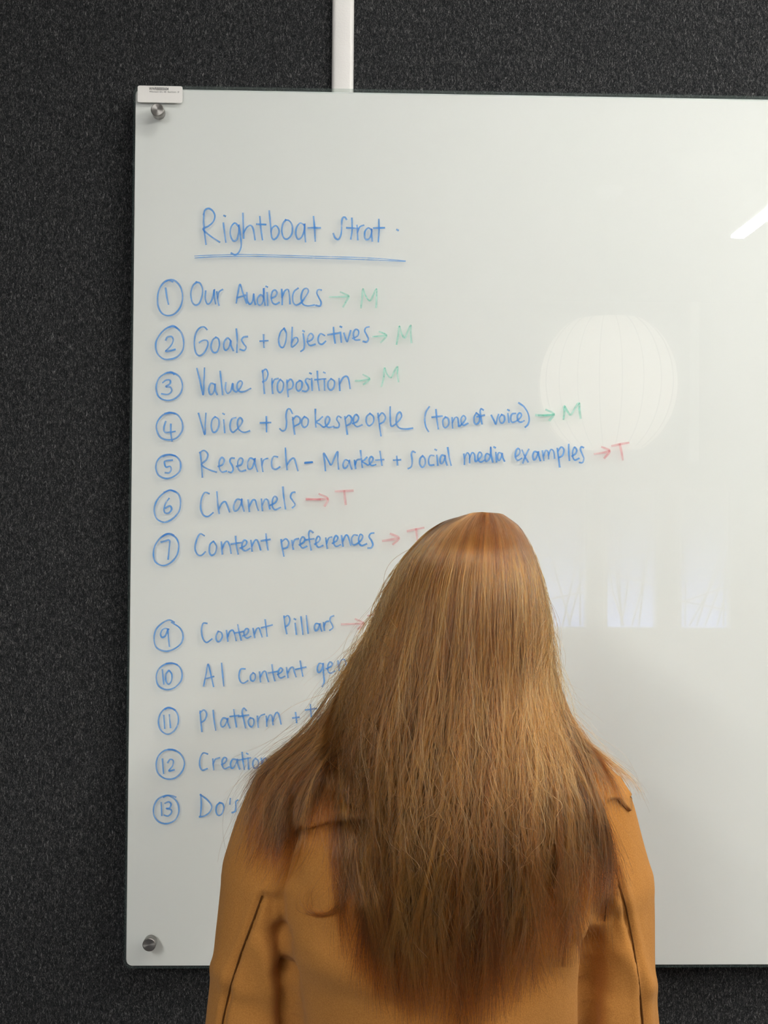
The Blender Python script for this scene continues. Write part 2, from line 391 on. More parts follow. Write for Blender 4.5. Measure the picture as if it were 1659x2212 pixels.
# asset sticker
M_STICK = mat('sticker_vinyl', (0.86, 0.84, 0.80), 0.45)
M_PRINT = mat('black_print', (0.02, 0.02, 0.022), 0.6)
s0, s1 = at(297.5, 184.8, -0.0004), at(394, 222.5, -0.0004)
cs = Vector(((s0.x+s1.x)/2, 0, (s0.z+s1.z)/2)); hw, hh = (s1.x-s0.x)/2, (s0.z-s1.z)/2
bm = bmesh.new(); l0 = rr(cs.x-hw, cs.x+hw, cs.z-hh, cs.z+hh, 0.0025, -0.0005); l1 = [v+Vector((0, 0.0004, 0)) for v in l0]; loft(bm, [l0, l1])
stick = obj('asset_sticker', bm, M_STICK, board, label='small white printed sticker in the top left corner')
def text_mesh(s, size, x, z, y, m, parent, sx=1.0, bold=0.0):
    c = bpy.data.curves.new('t', 'FONT'); c.body = s; c.size = size; c.extrude = 0.00003; c.offset = bold
    o = bpy.data.objects.new('t', c); COL.objects.link(o)
    dg = bpy.context.evaluated_depsgraph_get(); dg.update()
    me = bpy.data.meshes.new_from_object(o.evaluated_get(dg)); bpy.data.objects.remove(o)
    me.transform(Matrix.Translation((x, y, z)) @ Matrix.Rotation(math.radians(90), 4, 'X') @ Matrix.Diagonal((sx, 1, 1, 1)))
    me.name = 'printed_text'; me.materials.clear()
    return mesh_obj('printed_text', me, m, parent)
t0 = at(322, 194.4, -0.0006)
text_mesh('WWRB0005604', 0.0056, t0.x, t0.z, -0.00056, M_PRINT, stick, 0.70, 0.00008)
t1 = at(322.5, 199.4, -0.0006)
text_mesh('White board 120 x 180 - Boardroom - SF', 0.0030, t1.x, t1.z, -0.00056, M_PRINT, stick, 0.80)

# handwriting: strokes read off the photograph, laid on the glass as thin ink
CROPS = {'A': (320, 430, 2.860), 'B': (320, 780, 2.860), 'C': (850, 840, 2.860), 'D': (310, 1300, 3.190)}
def ink(name, col, dens):
    m = bpy.data.materials.new(name); nt, N, L = nodes_of(m); N.remove(N['Principled BSDF'])
    uv = N.new('ShaderNodeUVMap'); uv.uv_map = 'stroke'
    sp = N.new('ShaderNodeSeparateXYZ'); L.new(uv.outputs[0], sp.inputs[0])
    ab = N.new('ShaderNodeMath'); ab.operation = 'ABSOLUTE'; L.new(sp.outputs['Y'], ab.inputs[0])
    r = N.new('ShaderNodeMapRange'); r.interpolation_type = 'SMOOTHSTEP'
    r.inputs['From Min'].default_value = 1.0; r.inputs['From Max'].default_value = 0.35; L.new(ab.outputs[0], r.inputs['Value'])
    tc = N.new('ShaderNodeTexCoord'); n = N.new('ShaderNodeTexNoise'); n.inputs['Scale'].default_value = 110; n.inputs['Detail'].default_value = 4
    L.new(tc.outputs['Object'], n.inputs['Vector'])
    r2 = N.new('ShaderNodeMapRange'); r2.inputs['From Min'].default_value = 0.3; r2.inputs['From Max'].default_value = 0.7
    r2.inputs['To Min'].default_value = dens*0.72; r2.inputs['To Max'].default_value = min(1.0, dens*1.2); L.new(n.outputs['Fac'], r2.inputs['Value'])
    mu = N.new('ShaderNodeMath'); mu.operation = 'MULTIPLY'; L.new(r.outputs[0], mu.inputs[0]); L.new(r2.outputs[0], mu.inputs[1])
    t = N.new('ShaderNodeBsdfTransparent'); d0 = N.new('ShaderNodeBsdfDiffuse'); d0.inputs[0].default_value = (*col, 1)
    tt = N.new('ShaderNodeBsdfTransparent'); tt.inputs[0].default_value = (*[min(1, c**0.55) for c in col], 1)
    d = N.new('ShaderNodeMixShader'); d.inputs[0].default_value = 0.38; L.new(d0.outputs[0], d.inputs[1]); L.new(tt.outputs[0], d.inputs[2])
    mx = N.new('ShaderNodeMixShader'); L.new(mu.outputs[0], mx.inputs[0]); L.new(t.outputs[0], mx.inputs[1]); L.new(d.outputs[0], mx.inputs[2])
    L.new(mx.outputs[0], N['Material Output'].inputs[0]); return m
INK = {'b': ink('blue_marker_ink', (0.070, 0.30, 0.78), 0.88), 'g': ink('green_marker_ink', (0.20, 0.70, 0.54), 0.58), 'r': ink('red_marker_ink', (0.82, 0.23, 0.26), 0.50)}
def smooth_path(P, step=0.0012):
    P = [P[0]+(P[0]-P[1])*0.01]+P+[P[-1]+(P[-1]-P[-2])*0.01] if len(P) > 1 else P
    out = []
    for i in range(1, len(P)-2):
        p0, p1, p2, p3 = P[i-1], P[i], P[i+1], P[i+2]
        k = max(2, int((p2-p1).length/step))
        for j in range(k):
            t = j/k; out.append(0.5*((2*p1)+(p2-p0)*t+(2*p0-5*p1+4*p2-p3)*t*t+(3*p1-p0-3*p2+p3)*t**3))
    out.append(P[-2]); return out
_lift = [0]
def write(part_label, crop, colour, data, width=0.0033):
    # the ringed number at the start of a line is a part of its own
    if colour == 'b' and 'circled' in part_label:
        st = [q for q in data.split(';') if q.strip()]
        num = [q for q in st if max(float(t.split(',')[0]) for t in q.split()) < 287]
        word = part_label.split('circled')[0].replace('with', '').replace('blue', '').strip()
        draw('circled_number', 'blue ringed number starting the '+word if word != 'line' else 'blue ringed number '+part_label.split('circled ')[1], crop, colour, ';'.join(num), width)
        draw('marker_lettering', part_label.replace(' with circled number', ''), crop, colour, ';'.join(q for q in st if q not in num), width)
    else:
        draw({'b': 'marker_lettering', 'g': 'green_lettering', 'r': 'red_lettering'}[colour], part_label, crop, colour, data, width)
def draw(name, part_label, crop, colour, data, width):
    ox, oy, s = CROPS[crop]
    me = bmesh.new(); uvl = me.loops.layers.uv.new('stroke')
    def quad(vs, uvs):
        f = me.faces.new(vs)
        for l, u in zip(f.loops, uvs): l[uvl].uv = u
    for st in data.split(';'):
        pts = []
        for tok in st.split():
            a, b_ = tok.split(','); p = at(ox+float(a)/s, oy+float(b_)/s, 0.0); pts.append(Vector((p.x, 0, p.z)))
        if not pts: continue
        if len(pts) == 1: pts.append(pts[0]+Vector((0.0012, 0, -0.0006)))
        path = smooth_path(pts); n = len(path)
        _lift[0] = (_lift[0]+1) % 12; y = -0.00010-0.00002*_lift[0]
        ext0 = (path[0]-path[1]).normalized()*width*0.4; ext1 = (path[-1]-path[-2]).normalized()*width*0.4
        path = [path[0]+ext0]+path+[path[-1]+ext1]; n = len(path)
        L_, R_ = [], []
        for i, p in enumerate(path):
            d = path[min(i+1, n-1)]-path[max(i-1, 0)]
            if d.length < 1e-9: d = Vector((1, 0, 0))
            d.normalize(); nn = Vector((-d.z, 0, d.x))
            wd = width*0.5*(1.0+0.12*math.sin(i*0.21+y*9e5))
            yy = y-0.000012*i/n*10
            L_.append(me.verts.new((p.x+nn.x*wd, yy, p.z+nn.z*wd))); R_.append(me.verts.new((p.x-nn.x*wd, yy, p.z-nn.z*wd)))
        for i in range(n-1):
            v0 = 0.0 if i else 0.9; v1 = 0.9 if i == n-2 else 0.0
            quad((L_[i], L_[i+1], R_[i+1], R_[i]), ((i/n, 1), ((i+1)/n, 1), ((i+1)/n, -1), (i/n, -1)))
    for f in me.faces: f.normal_update()
    m = bpy.data.meshes.new('handwriting'); me.to_mesh(m); me.free(); m.materials.append(INK[colour])
    o = bpy.data.objects.new(name, m); COL.objects.link(o)
    o.parent = board; o.matrix_parent_inverse = Matrix.Translation(-board.location); o['label'] = part_label
    return o
write('blue underlined heading', 'A', 'b', """345,92 343,150 350,220 357,278;343,95 352,68 375,58 400,75 412,105 402,140 372,168 340,186 380,225 440,265;
465,150 472,210 480,265;470,103;555,165 535,148 512,175 508,220 525,258 548,250 560,205 560,160 570,225 575,290 560,330 538,345 515,335;
585,90 588,170 590,240;590,210 610,175 635,163 650,190 660,250;690,110 696,180 706,250;672,155 725,158;748,75 755,150 765,240 785,247 805,220 808,190 790,165 768,178 760,200;
850,130 832,155 826,200 838,240 862,247 888,215 890,165 872,135 850,130;962,160 940,148 918,175 912,215 925,248 948,235 965,190 966,152 967,200 972,262;
1022,110 1028,180 1032,258;990,178 1062,178;1225,125 1215,112 1201,118 1196,145 1195,190 1190,225 1175,250 1155,240 1145,215;1258,120 1260,190 1253,245;1228,178 1298,182;
1290,165 1293,210 1295,250;1294,205 1308,172 1330,163;1378,190 1360,178 1340,200 1338,235 1350,252 1370,240 1382,200 1380,185 1381,225 1384,258;1425,128 1426,190 1422,262;1395,180 1458,178;1538,190""")
write('pair of blue lines under the heading', 'A', 'b', "288,352 420,346 620,342 900,350 1200,358 1400,366 1590,382;290,364 420,357 620,354 900,361 1200,370 1400,377 1588,386", 0.0015)  # lower stroke is the shadow of the upper one, drawn in ink
write('blue first line with circled number and audiences', 'A', 'b', """150,510 120,502 85,530 62,580 60,650 80,700 120,720 165,708 200,665 213,605 200,545 170,508 140,498 112,508;108,552 115,600 125,648;
300,514 278,535 264,580 270,630 290,655 315,645 333,600 335,555 320,520 298,514;355,570 353,615 365,648 385,640 402,600 408,560 410,610 416,645;425,575 430,620 437,655;430,610 438,575 458,560;
545,640 555,580 568,528 585,580 608,642;550,610 600,595;610,580 612,625 628,650 645,632 652,585 655,620 662,650;712,605 695,592 676,615 678,648 694,655 710,632 714,585 714,550 716,600 722,655;735,580 739,655;730,540;
762,612 785,602 796,580 785,562 768,572 760,605 768,640 788,650 808,640;825,560 828,610 828,650;828,605 845,567 865,560 873,600 876,645;
925,552 903,570 893,600 897,640 915,655 945,640 975,600 990,570 980,552 958,562 945,605 955,648 985,660 1025,655;1068,562 1050,560 1042,580 1055,610 1068,638 1062,660 1038,657""")
write('green arrow and letter on the first line', 'A', 'g', "1122,605 1180,604 1235,602;1190,575 1218,588 1240,602 1222,635 1205,665;1315,670 1322,610 1327,555 1345,600 1370,628 1390,595 1410,555 1411,610 1408,668")
write('blue second line with circled number', 'A', 'b', """175,795 150,783 105,805 70,842 48,890 55,950 90,985 130,990 180,975 215,930 218,870 200,820 165,790 130,793;110,870 120,853 145,850 155,870 145,900 122,928 108,942 135,938 165,930;
362,805 345,790 318,797 295,830 285,890 295,950 320,968 350,945 368,905 365,875 340,873 318,885;420,855 400,870 388,910 400,945 425,945 440,905 435,865 418,855;
507,872 490,858 470,885 468,920 480,935 500,915 510,875 512,905 525,935;545,805 550,870 548,945;612,850 590,853 578,870 590,895 605,915 595,935 570,930;713,840 715,915;693,878 738,875;
840,800 820,820 807,865 815,910 835,915 850,880 853,830 840,800;890,795 888,860 886,912 905,905 925,880 920,857 902,860 888,885;958,835 965,890 962,925 945,940;957,815;
985,882 1010,870 1020,847 1005,830 988,850 985,885 1000,905 1030,898;1088,842 1065,832 1050,860 1055,890 1075,897 1095,880;1145,795 1148,840 1155,888;1112,838 1178,828;1188,825 1193,882;1188,788;
1210,830 1228,882 1240,850 1250,815;1265,860 1295,845 1300,815 1282,805 1268,830 1275,868 1305,870;1362,790 1345,795 1338,815 1350,840 1360,865 1350,883 1330,880""")
write('green arrow and letter on the second line', 'A', 'g', "1390,850 1430,847 1470,843;1430,820 1472,843 1438,885;1535,895 1545,840 1552,785 1565,830 1585,857 1605,815 1622,780 1622,830 1626,885")
write('blue third line with circled number', 'B', 'b', """160,80 140,68 100,80 65,110 50,165 65,220 110,242 160,235 200,200 212,150 195,100 160,75 120,72;92,132 110,118 135,118 135,140 110,158 138,162 145,185 125,205 85,203;
302,48 320,120 340,208 345,120 348,45;408,142 388,138 375,170 382,205 400,200 412,165 413,140 415,180 425,205;445,65 452,130 460,205;480,135 478,175 490,200 510,185 522,138 525,175 545,190 570,165 582,135 570,122 552,138 550,170 565,188 595,188 632,170;
707,60 712,130 718,198;707,65 728,50 740,80 730,115 710,128;765,110 766,160 769,198;767,140 780,115 802,108;815,115 800,140 800,180 815,195 832,175 835,135 818,115;
858,120 860,170 865,218;860,130 880,112 895,135 890,165 866,178;940,122 918,135 915,170 930,185 948,165 950,130 935,120;998,112 980,108 972,125 985,150 990,170 978,187 955,185;1010,110 1013,180;1000,75;
1045,65 1048,120 1057,180;1032,115 1095,110;1088,112 1090,178;1086,70;1130,110 1112,130 1112,165 1130,180 1148,160 1150,125 1130,110;1180,110 1182,150 1184,180;1183,142 1205,102 1228,95 1240,120 1247,168""")
write('green arrow and letter on the third line', 'B', 'g', "1282,122 1320,120 1365,112;1330,85 1368,110 1332,143;1442,155 1455,100 1460,42 1475,80 1500,102 1520,65 1540,35 1540,80 1546,125")
write('blue fourth line with circled number', 'B', 'b', """165,325 130,318 90,335 58,375 52,420 75,470 125,487 175,475 210,430 210,380 185,335 150,320 105,325;108,375 98,410 102,438 130,440 165,435;140,392 140,440 147,492;
312,325 330,390 350,452 353,390 357,325;412,345 395,365 390,405 400,438 420,435 437,400 435,360 415,345;467,365 473,440;463,325;540,350 518,358 507,390 510,425 525,440 555,415 578,385 582,365 568,350 553,372 555,412 575,435 600,440 625,432;
730,345 732,435;695,382 755,380;890,322 875,295 860,300 852,335 855,380 850,420 830,432 815,420;893,350 898,400 905,450;895,362 915,340 938,355 935,385 905,402;965,345 950,365 950,395 965,410 985,395 988,360 968,345;
1033,300 1033,350 1036,405;1075,345 1055,365 1037,377 1060,390 1085,408 1112,388 1122,358 1108,342 1095,362 1097,395 1115,410 1145,404;1190,348 1175,340 1165,360 1180,388 1175,410 1150,410;
1215,345 1222,395 1230,450;1218,357 1240,335 1258,355 1250,385 1228,397;1265,385 1290,375 1300,350 1285,330 1270,350 1270,385 1290,405 1320,395;1370,325 1350,345 1348,380 1365,400 1390,380 1392,345 1372,325;
1420,325 1428,390 1438,460;1422,347 1445,320 1465,345 1455,375 1432,387;1495,285 1495,340 1502,402 1540,378 1565,342 1555,315 1537,335 1532,385 1552,413 1590,420 1632,415""")
write('blue bracketed words ending the fourth line', 'C', 'b', """220,112 200,145 193,190 200,235 215,262;262,130 268,190 276,245;240,175 298,168;320,175 305,195 308,230 322,240 340,220 338,185 322,175;362,180 363,215 365,240;364,208 380,178 395,178 401,210 405,232 432,208 446,182 432,165 418,185 420,215 435,225 458,214;
512,150 498,175 500,210 515,218 530,200 530,165 512,150;553,130 541,122 535,142 540,180 546,215;518,172 560,163;605,165 620,195 632,218 640,185 648,160;668,160 655,180 658,205 672,212 685,195 683,168 668,160;707,155 713,205;707,130;
752,152 733,155 724,180 730,205 750,203 778,185 791,163 780,148 766,165 768,195 785,206 805,198;775,88 805,110 830,150 838,190 830,220 815,236""")
write('green arrow and letter on the fourth line', 'C', 'g', "882,162 940,165 990,158;900,164 985,160;945,130 990,155 965,192;1050,185 1055,140 1055,108 1075,140 1095,160 1120,120 1145,88 1148,130 1155,178", 0.0042)
write('blue fifth line with circled number', 'B', 'b', """165,585 130,578 90,585 58,615 48,660 65,705 110,725 155,715 195,680 200,630 180,595 140,578 95,588;148,612 103,620 110,655 135,650 143,670 130,690 108,690;
322,565 330,640 335,715;320,565 345,552 368,575 360,610 330,640 375,670 420,685;435,650 460,640 470,612 455,595 440,620 440,660 455,685 482,680;530,600 512,600 505,620 518,645 525,670 515,688 498,685;
548,650 575,640 585,610 570,598 555,620 555,660 572,680 600,675;652,607 630,600 615,630 618,665 640,662 655,625 658,602 662,640 675,680;700,605 703,645 708,680;704,640 715,610 737,602;798,592 775,590 763,620 768,660 790,668 812,655;
848,540 852,610 858,668;858,642 880,610 900,600 912,630 924,675;970,630 1013,625;972,627 1010,624;1095,675 1090,620 1085,570 1110,610 1130,642 1150,600 1170,560 1172,610 1176,665;
1237,617 1218,610 1205,635 1208,660 1225,658 1240,630 1243,612 1248,640 1257,665;1275,615 1278,640 1281,662;1279,638 1290,612 1310,607;1312,555 1318,610 1323,655;1350,595 1335,612 1320,620 1340,632 1360,642 1382,622 1390,602 1378,590 1366,607 1367,632 1382,645 1404,640;1432,560 1438,600 1444,642;1408,612 1454,609;
1536,590 1540,640;1518,612 1558,610""")
write('blue words about social media ending the fifth line', 'C', 'b', """132,392 118,386 111,405 115,445 110,480 93,492;180,415 165,430 162,465 178,485 195,465 193,430 180,415;247,412 227,412 217,440 222,470 247,470;268,412 273,470;258,375;
314,413 298,410 288,435 292,462 306,455 317,425 318,412 321,440 330,470;335,365 343,420 355,470;435,405 438,435 438,465;439,428 455,395 468,410 470,455;470,428 485,395 500,405 506,448 533,430 546,407 533,390 521,410 523,440 540,452 562,440;
592,407 575,400 565,425 570,448 586,440 598,410 600,360 604,410 612,450;632,395 636,450;622,360;667,399 650,395 642,420 648,442 660,435 670,405 671,397 675,425 684,445;
755,420 775,405 781,382 768,368 755,390 753,420 766,442 790,430;795,380 812,418 830,450;835,375 815,415 800,457;887,391 870,388 860,415 868,440 883,425 892,395 895,387 898,415 906,442;920,385 925,415 928,440;928,412 940,380 955,390 958,430;958,407 972,375 988,385 994,427;
1012,370 1018,420 1026,480;1015,387 1035,360 1052,375 1045,410 1022,425;1082,345 1082,400 1086,440;1105,415 1125,400 1131,377 1118,360 1107,385 1107,420 1120,440 1144,430;1172,362 1160,358 1155,375 1166,405 1175,430 1168,455 1150,455""")
write('red arrow and letter on the fifth line', 'C', 'r', "1245,402 1290,395 1330,385;1290,360 1335,383 1305,425;1352,352 1400,342 1450,333;1398,345 1408,390 1416,435", 0.0042)
write('blue sixth line with circled number', 'B', 'b', """165,806 130,798 85,825 50,870 38,925 55,975 100,995 150,975 190,930 200,870 185,820 140,798 100,810;128,850 108,880 98,915 105,938 128,938 145,915 135,895 108,908;
375,818 350,812 330,850 325,910 340,950 370,960 400,938;425,810 430,880 438,940;438,912 455,880 475,868 488,890 502,930;572,857 548,855 530,890 532,925 553,920 573,885 578,852 580,885 592,925;
618,860 622,900 625,928;625,898 645,860 662,860 670,890 680,920;700,855 702,890 706,922;706,888 722,855 738,858 746,890 751,912;755,890 785,875 797,850 782,835 768,860 768,900 785,918 815,905;832,780 838,845 848,912;905,810 888,815 880,840 895,865 908,888 893,905""")
write('red arrow and letter on the sixth line', 'B', 'r', "980,852 1040,853 1105,852;982,855 1060,855;1060,822 1110,850 1092,892;1160,805 1262,800;1212,805 1215,845 1220,882", 0.0042)
write('blue seventh line with circled number', 'B', 'b', """155,1075 130,1066 85,1085 45,1135 33,1190 45,1240 90,1263 140,1245 180,1195 188,1130 165,1085 120,1068 90,1083;82,1118 105,1112 132,1108 130,1160 124,1222;
345,1078 320,1068 298,1110 290,1160 305,1195 330,1200 352,1180;400,1115 382,1135 378,1180 392,1200 415,1185 422,1145 405,1115;452,1120 455,1155 458,1190;458,1158 475,1122 492,1115 505,1145 512,1185;540,1085 545,1140 555,1190;515,1130 572,1122;
570,1155 600,1140 610,1117 595,1105 580,1130 582,1160 600,1172 628,1158;635,1110 640,1145 642,1172;642,1142 658,1110 672,1105 685,1135 694,1165;728,1070 732,1115 740,1165;700,1110 752,1102;
822,1105 828,1150 838,1203;825,1117 850,1098 868,1120 860,1150 832,1160;888,1110 892,1140 896,1160;894,1135 905,1105 927,1098;935,1135 960,1120 968,1100 955,1085 940,1108 940,1140 955,1155 978,1145;1017,1058 1000,1048 992,1070 998,1120 1006,1165;973,1105 1022,1098;
1030,1130 1055,1115 1062,1094 1050,1082 1037,1105 1038,1135 1052,1150 1078,1140;1098,1095 1102,1130 1106,1155;1104,1125 1115,1095 1132,1088;1140,1125 1165,1110 1172,1090 1160,1078 1148,1100 1148,1130 1162,1145 1187,1135;1195,1080 1200,1115 1203,1142;1203,1112 1220,1077 1232,1078 1242,1105 1250,1135;
1290,1076 1270,1075 1257,1100 1263,1132 1285,1132 1315,1108 1326,1082 1312,1070 1301,1092 1303,1125 1320,1140 1348,1130;1392,1062 1375,1065 1365,1085 1380,1110 1388,1135 1378,1153 1360,1155""")
write('red arrow and letter on the seventh line', 'B', 'r', "1452,1110 1500,1103 1545,1095;1500,1068 1550,1093 1515,1130;1605,1050 1650,1040 1700,1030;1655,1040 1662,1100", 0.0042)
write('blue line with circled nine', 'D', 'b', """210,140 175,125 125,150 85,195 73,255 90,315 150,340 210,325 260,285 272,230 250,180 195,143;172,188 150,183 128,195 118,225 128,245 150,235 165,200 168,188 172,245 178,305;
435,148 410,150 400,200 410,255 435,280 470,257;515,205 500,235 505,270 525,272 543,240 535,210 515,205;572,200 577,240 581,270;581,238 595,205 615,195 628,225 638,265;650,160 660,215 672,262;628,215 685,205;685,235 715,220 723,192 708,185 692,210 697,240 715,250 738,238;755,185 760,215 766,245;766,218 780,187 795,180 808,215 816,240;838,125 845,180 851,235;815,178 885,160;
968,100 975,160 987,218;970,108 995,95 1008,120 1000,155 980,172;1045,150 1053,222;1040,118;1085,105 1098,222;1122,98 1134,215;1207,152 1187,150 1178,175 1185,200 1201,190 1212,160 1215,150 1218,175 1227,200;1240,145 1243,170 1246,195;1244,168 1255,140 1272,134;1308,97 1290,105 1285,130 1298,155 1305,178 1285,195""", 0.0031)
write('red arrow beside the circled nine line', 'D', 'r', "1368,155 1440,152 1515,150;1462,120 1520,150 1480,185;1550,95 1640,75", 0.0038)
write('blue line with circled ten', 'D', 'b', """230,432 200,424 150,430 105,465 88,520 105,580 160,605 215,590 258,545 265,490 245,445 200,422 160,426;130,470 135,520 140,565;172,475 155,500 155,545 172,568 192,545 195,500 178,475;
415,578 430,505 445,430 465,505 482,582;428,530 482,515;538,425 545,500 553,578;697,462 670,465 658,510 668,550 690,560 717,545;755,490 738,510 740,540 758,545 770,525 768,498 755,490;800,485 803,520 806,550;805,518 825,482 842,480 850,515 860,548;
885,435 892,490 904,542;862,490 920,480;925,500 950,485 958,467 945,455 930,478 930,510 945,525 972,514;985,455 990,490 995,520;995,488 1012,457 1030,452 1040,485 1050,515;1080,410 1088,460 1097,510;1050,465 1117,450;
1235,428 1212,425 1198,455 1202,485 1220,480 1234,445 1238,422 1240,490 1245,550 1232,582;1262,460 1292,445 1301,427 1285,415 1270,440 1272,480 1290,492 1315,478;1340,410 1347,470;1346,442 1365,402 1385,398 1395,430 1400,460""", 0.0031)
write('blue line with circled eleven', 'D', 'b', """215,745 190,733 150,735 115,775 103,830 120,885 165,912 210,890 238,840 238,785 215,745 175,728 150,738;140,785 146,870;178,780 186,865;
390,755 395,820 402,892;390,765 415,745 435,770 425,810 398,832;480,750 487,820 497,882;572,806 550,800 533,830 538,860 558,855 576,820 580,802 582,830 594,867;622,745 630,800 640,860;598,790 655,783;707,748 690,732 680,760 690,810 702,867;655,790 722,780;
735,800 722,820 728,850 745,862 760,840 758,808 738,800;785,790 787,825 790,862;788,820 805,787 832,775;845,790 848,820 850,855;850,825 868,782 885,790 892,845;892,818 912,767 930,770 947,840;1048,765 1055,830;1030,800 1070,795;1150,710 1156,790;1118,745 1190,735;1205,750 1188,770 1200,795 1218,775""", 0.0031)
write('blue line with circled twelve', 'D', 'b', """220,1026 190,1018 145,1025 105,1060 88,1115 100,1180 150,1218 215,1215 265,1170 282,1110 260,1055 215,1022 170,1018;130,1085 138,1180;168,1107 185,1085 205,1095 200,1130 175,1165 210,1158;
440,1048 410,1042 390,1080 388,1130 405,1160 437,1150;478,1085 480,1120 484,1155;481,1115 495,1085 522,1075;540,1120 565,1105 573,1082 558,1072 542,1095 545,1135 560,1150 588,1138;638,1087 615,1085 600,1115 605,1145 623,1140 643,1100 648,1083 649,1115 662,1150;680,1040 685,1095 694,1152;658,1090 735,1075;720,1078 724,1150;712,1045;
770,1080 755,1100 755,1135 772,1148 790,1130 790,1095 772,1080;812,1080 815,1110 818,1148;818,1112 832,1080 845,1080 850,1110 857,1142""", 0.0031)
write('blue line with circled thirteen', 'D', 'b', """220,1345 190,1335 150,1335 100,1360 72,1410 72,1470 105,1515 160,1528 215,1505 242,1455 240,1400 215,1360 170,1335 140,1345;122,1385 126,1470;150,1387 175,1378 190,1395 180,1418 158,1425 190,1432 192,1455 170,1475 145,1470;
395,1330 398,1400 392,1480;393,1330 440,1365 470,1410 455,1450 420,1475 388,1481;525,1385 505,1405 500,1445 515,1472 540,1460 553,1420 545,1390 525,1385;598,1358 595,1392;648,1367 636,1378 636,1410 632,1442 612,1452;740,1380 742,1440;720,1420 760,1415""", 0.0031)

# ------------------------------------------------------------------ the woman
pc = at(945, 1900, -0.41)
woman = thing('person', (pc.x, -0.41, 0.0), 'person seen from behind in camel coat with long brown hair, facing the whiteboard', 'person')
M_SKIN = mat('skin', (0.62, 0.38, 0.28), 0.5, var=0.05, vscale=40, bump=0.1, bscale=600)
M_SKIN.node_tree.nodes['Principled BSDF'].inputs['Subsurface Weight'].default_value = 0.15
M_SKIN.node_tree.nodes['Principled BSDF'].inputs['Subsurface Radius'].default_value = (0.01, 0.004, 0.002)

HC = at(1030, 1335, -0.425)                  # centre of the skull
SH_L, SH_R = at(668, 1742, -0.405), at(1232, 1772, -0.400)
EL_L, EL_R = at(553, 2250, -0.405), at(1311, 2250, -0.400)
WR_L, WR_R = at(690, 2330, -0.215), at(1180, 2330, -0.215)
HIP_Z = 0.86
cx = pc.x
bm = bmesh.new()
# head: cranium, face, jaw, nose, lips, brow, ears
ball(bm, HC+Vector((0, -0.006, 0.006)), (0.066, 0.083, 0.089), 4)
ball(bm, HC+Vector((0, 0.028, -0.035)), (0.060, 0.060, 0.078), 4)
ball(bm, HC+Vector((0, 0.052, -0.092)), (0.034, 0.030, 0.026), 3)
for s in (-1, 1):
    limb(bm, [HC+Vector((s*0.055, 0.010, -0.060)), HC+Vector((s*0.022, 0.060, -0.098))], [0.020, 0.017], 12, 2)
    ball(bm, HC+Vector((s*0.036, 0.055, -0.036)), (0.024, 0.020, 0.024), 3)
    ball(bm, HC+Vector((s*0.064, 0.006, -0.030)), (0.009, 0.017, 0.029), 3)
    limb(bm, [HC+Vector((s*0.012, 0.080, 0.016)), HC+Vector((s*0.045, 0.062, 0.013))], [0.007, 0.005], 10, 2)
limb(bm, [HC+Vector((0, 0.080, 0.008)), HC+Vector((0, 0.098, -0.030))], [0.008, 0.011], 12, 2)
for s in (-1, 1): ball(bm, HC+Vector((s*0.011, 0.088, -0.034)), 0.0085, 2)
limb(bm, [HC+Vector((-0.018, 0.078, -0.062)), HC+Vector((0, 0.086, -0.060)), HC+Vector((0.018, 0.078, -0.062))], [0.004, 0.0065, 0.004], 10, 2)
limb(bm, [HC+Vector((-0.015, 0.077, -0.070)), HC+Vector((0, 0.085, -0.071)), HC+Vector((0.015, 0.077, -0.070))], [0.004, 0.007, 0.004], 10, 2)
NB = at(985, 1640, -0.43)
limb(bm, [HC+Vector((0, -0.01, -0.06)), NB], [0.050, 0.056], 20, 3)
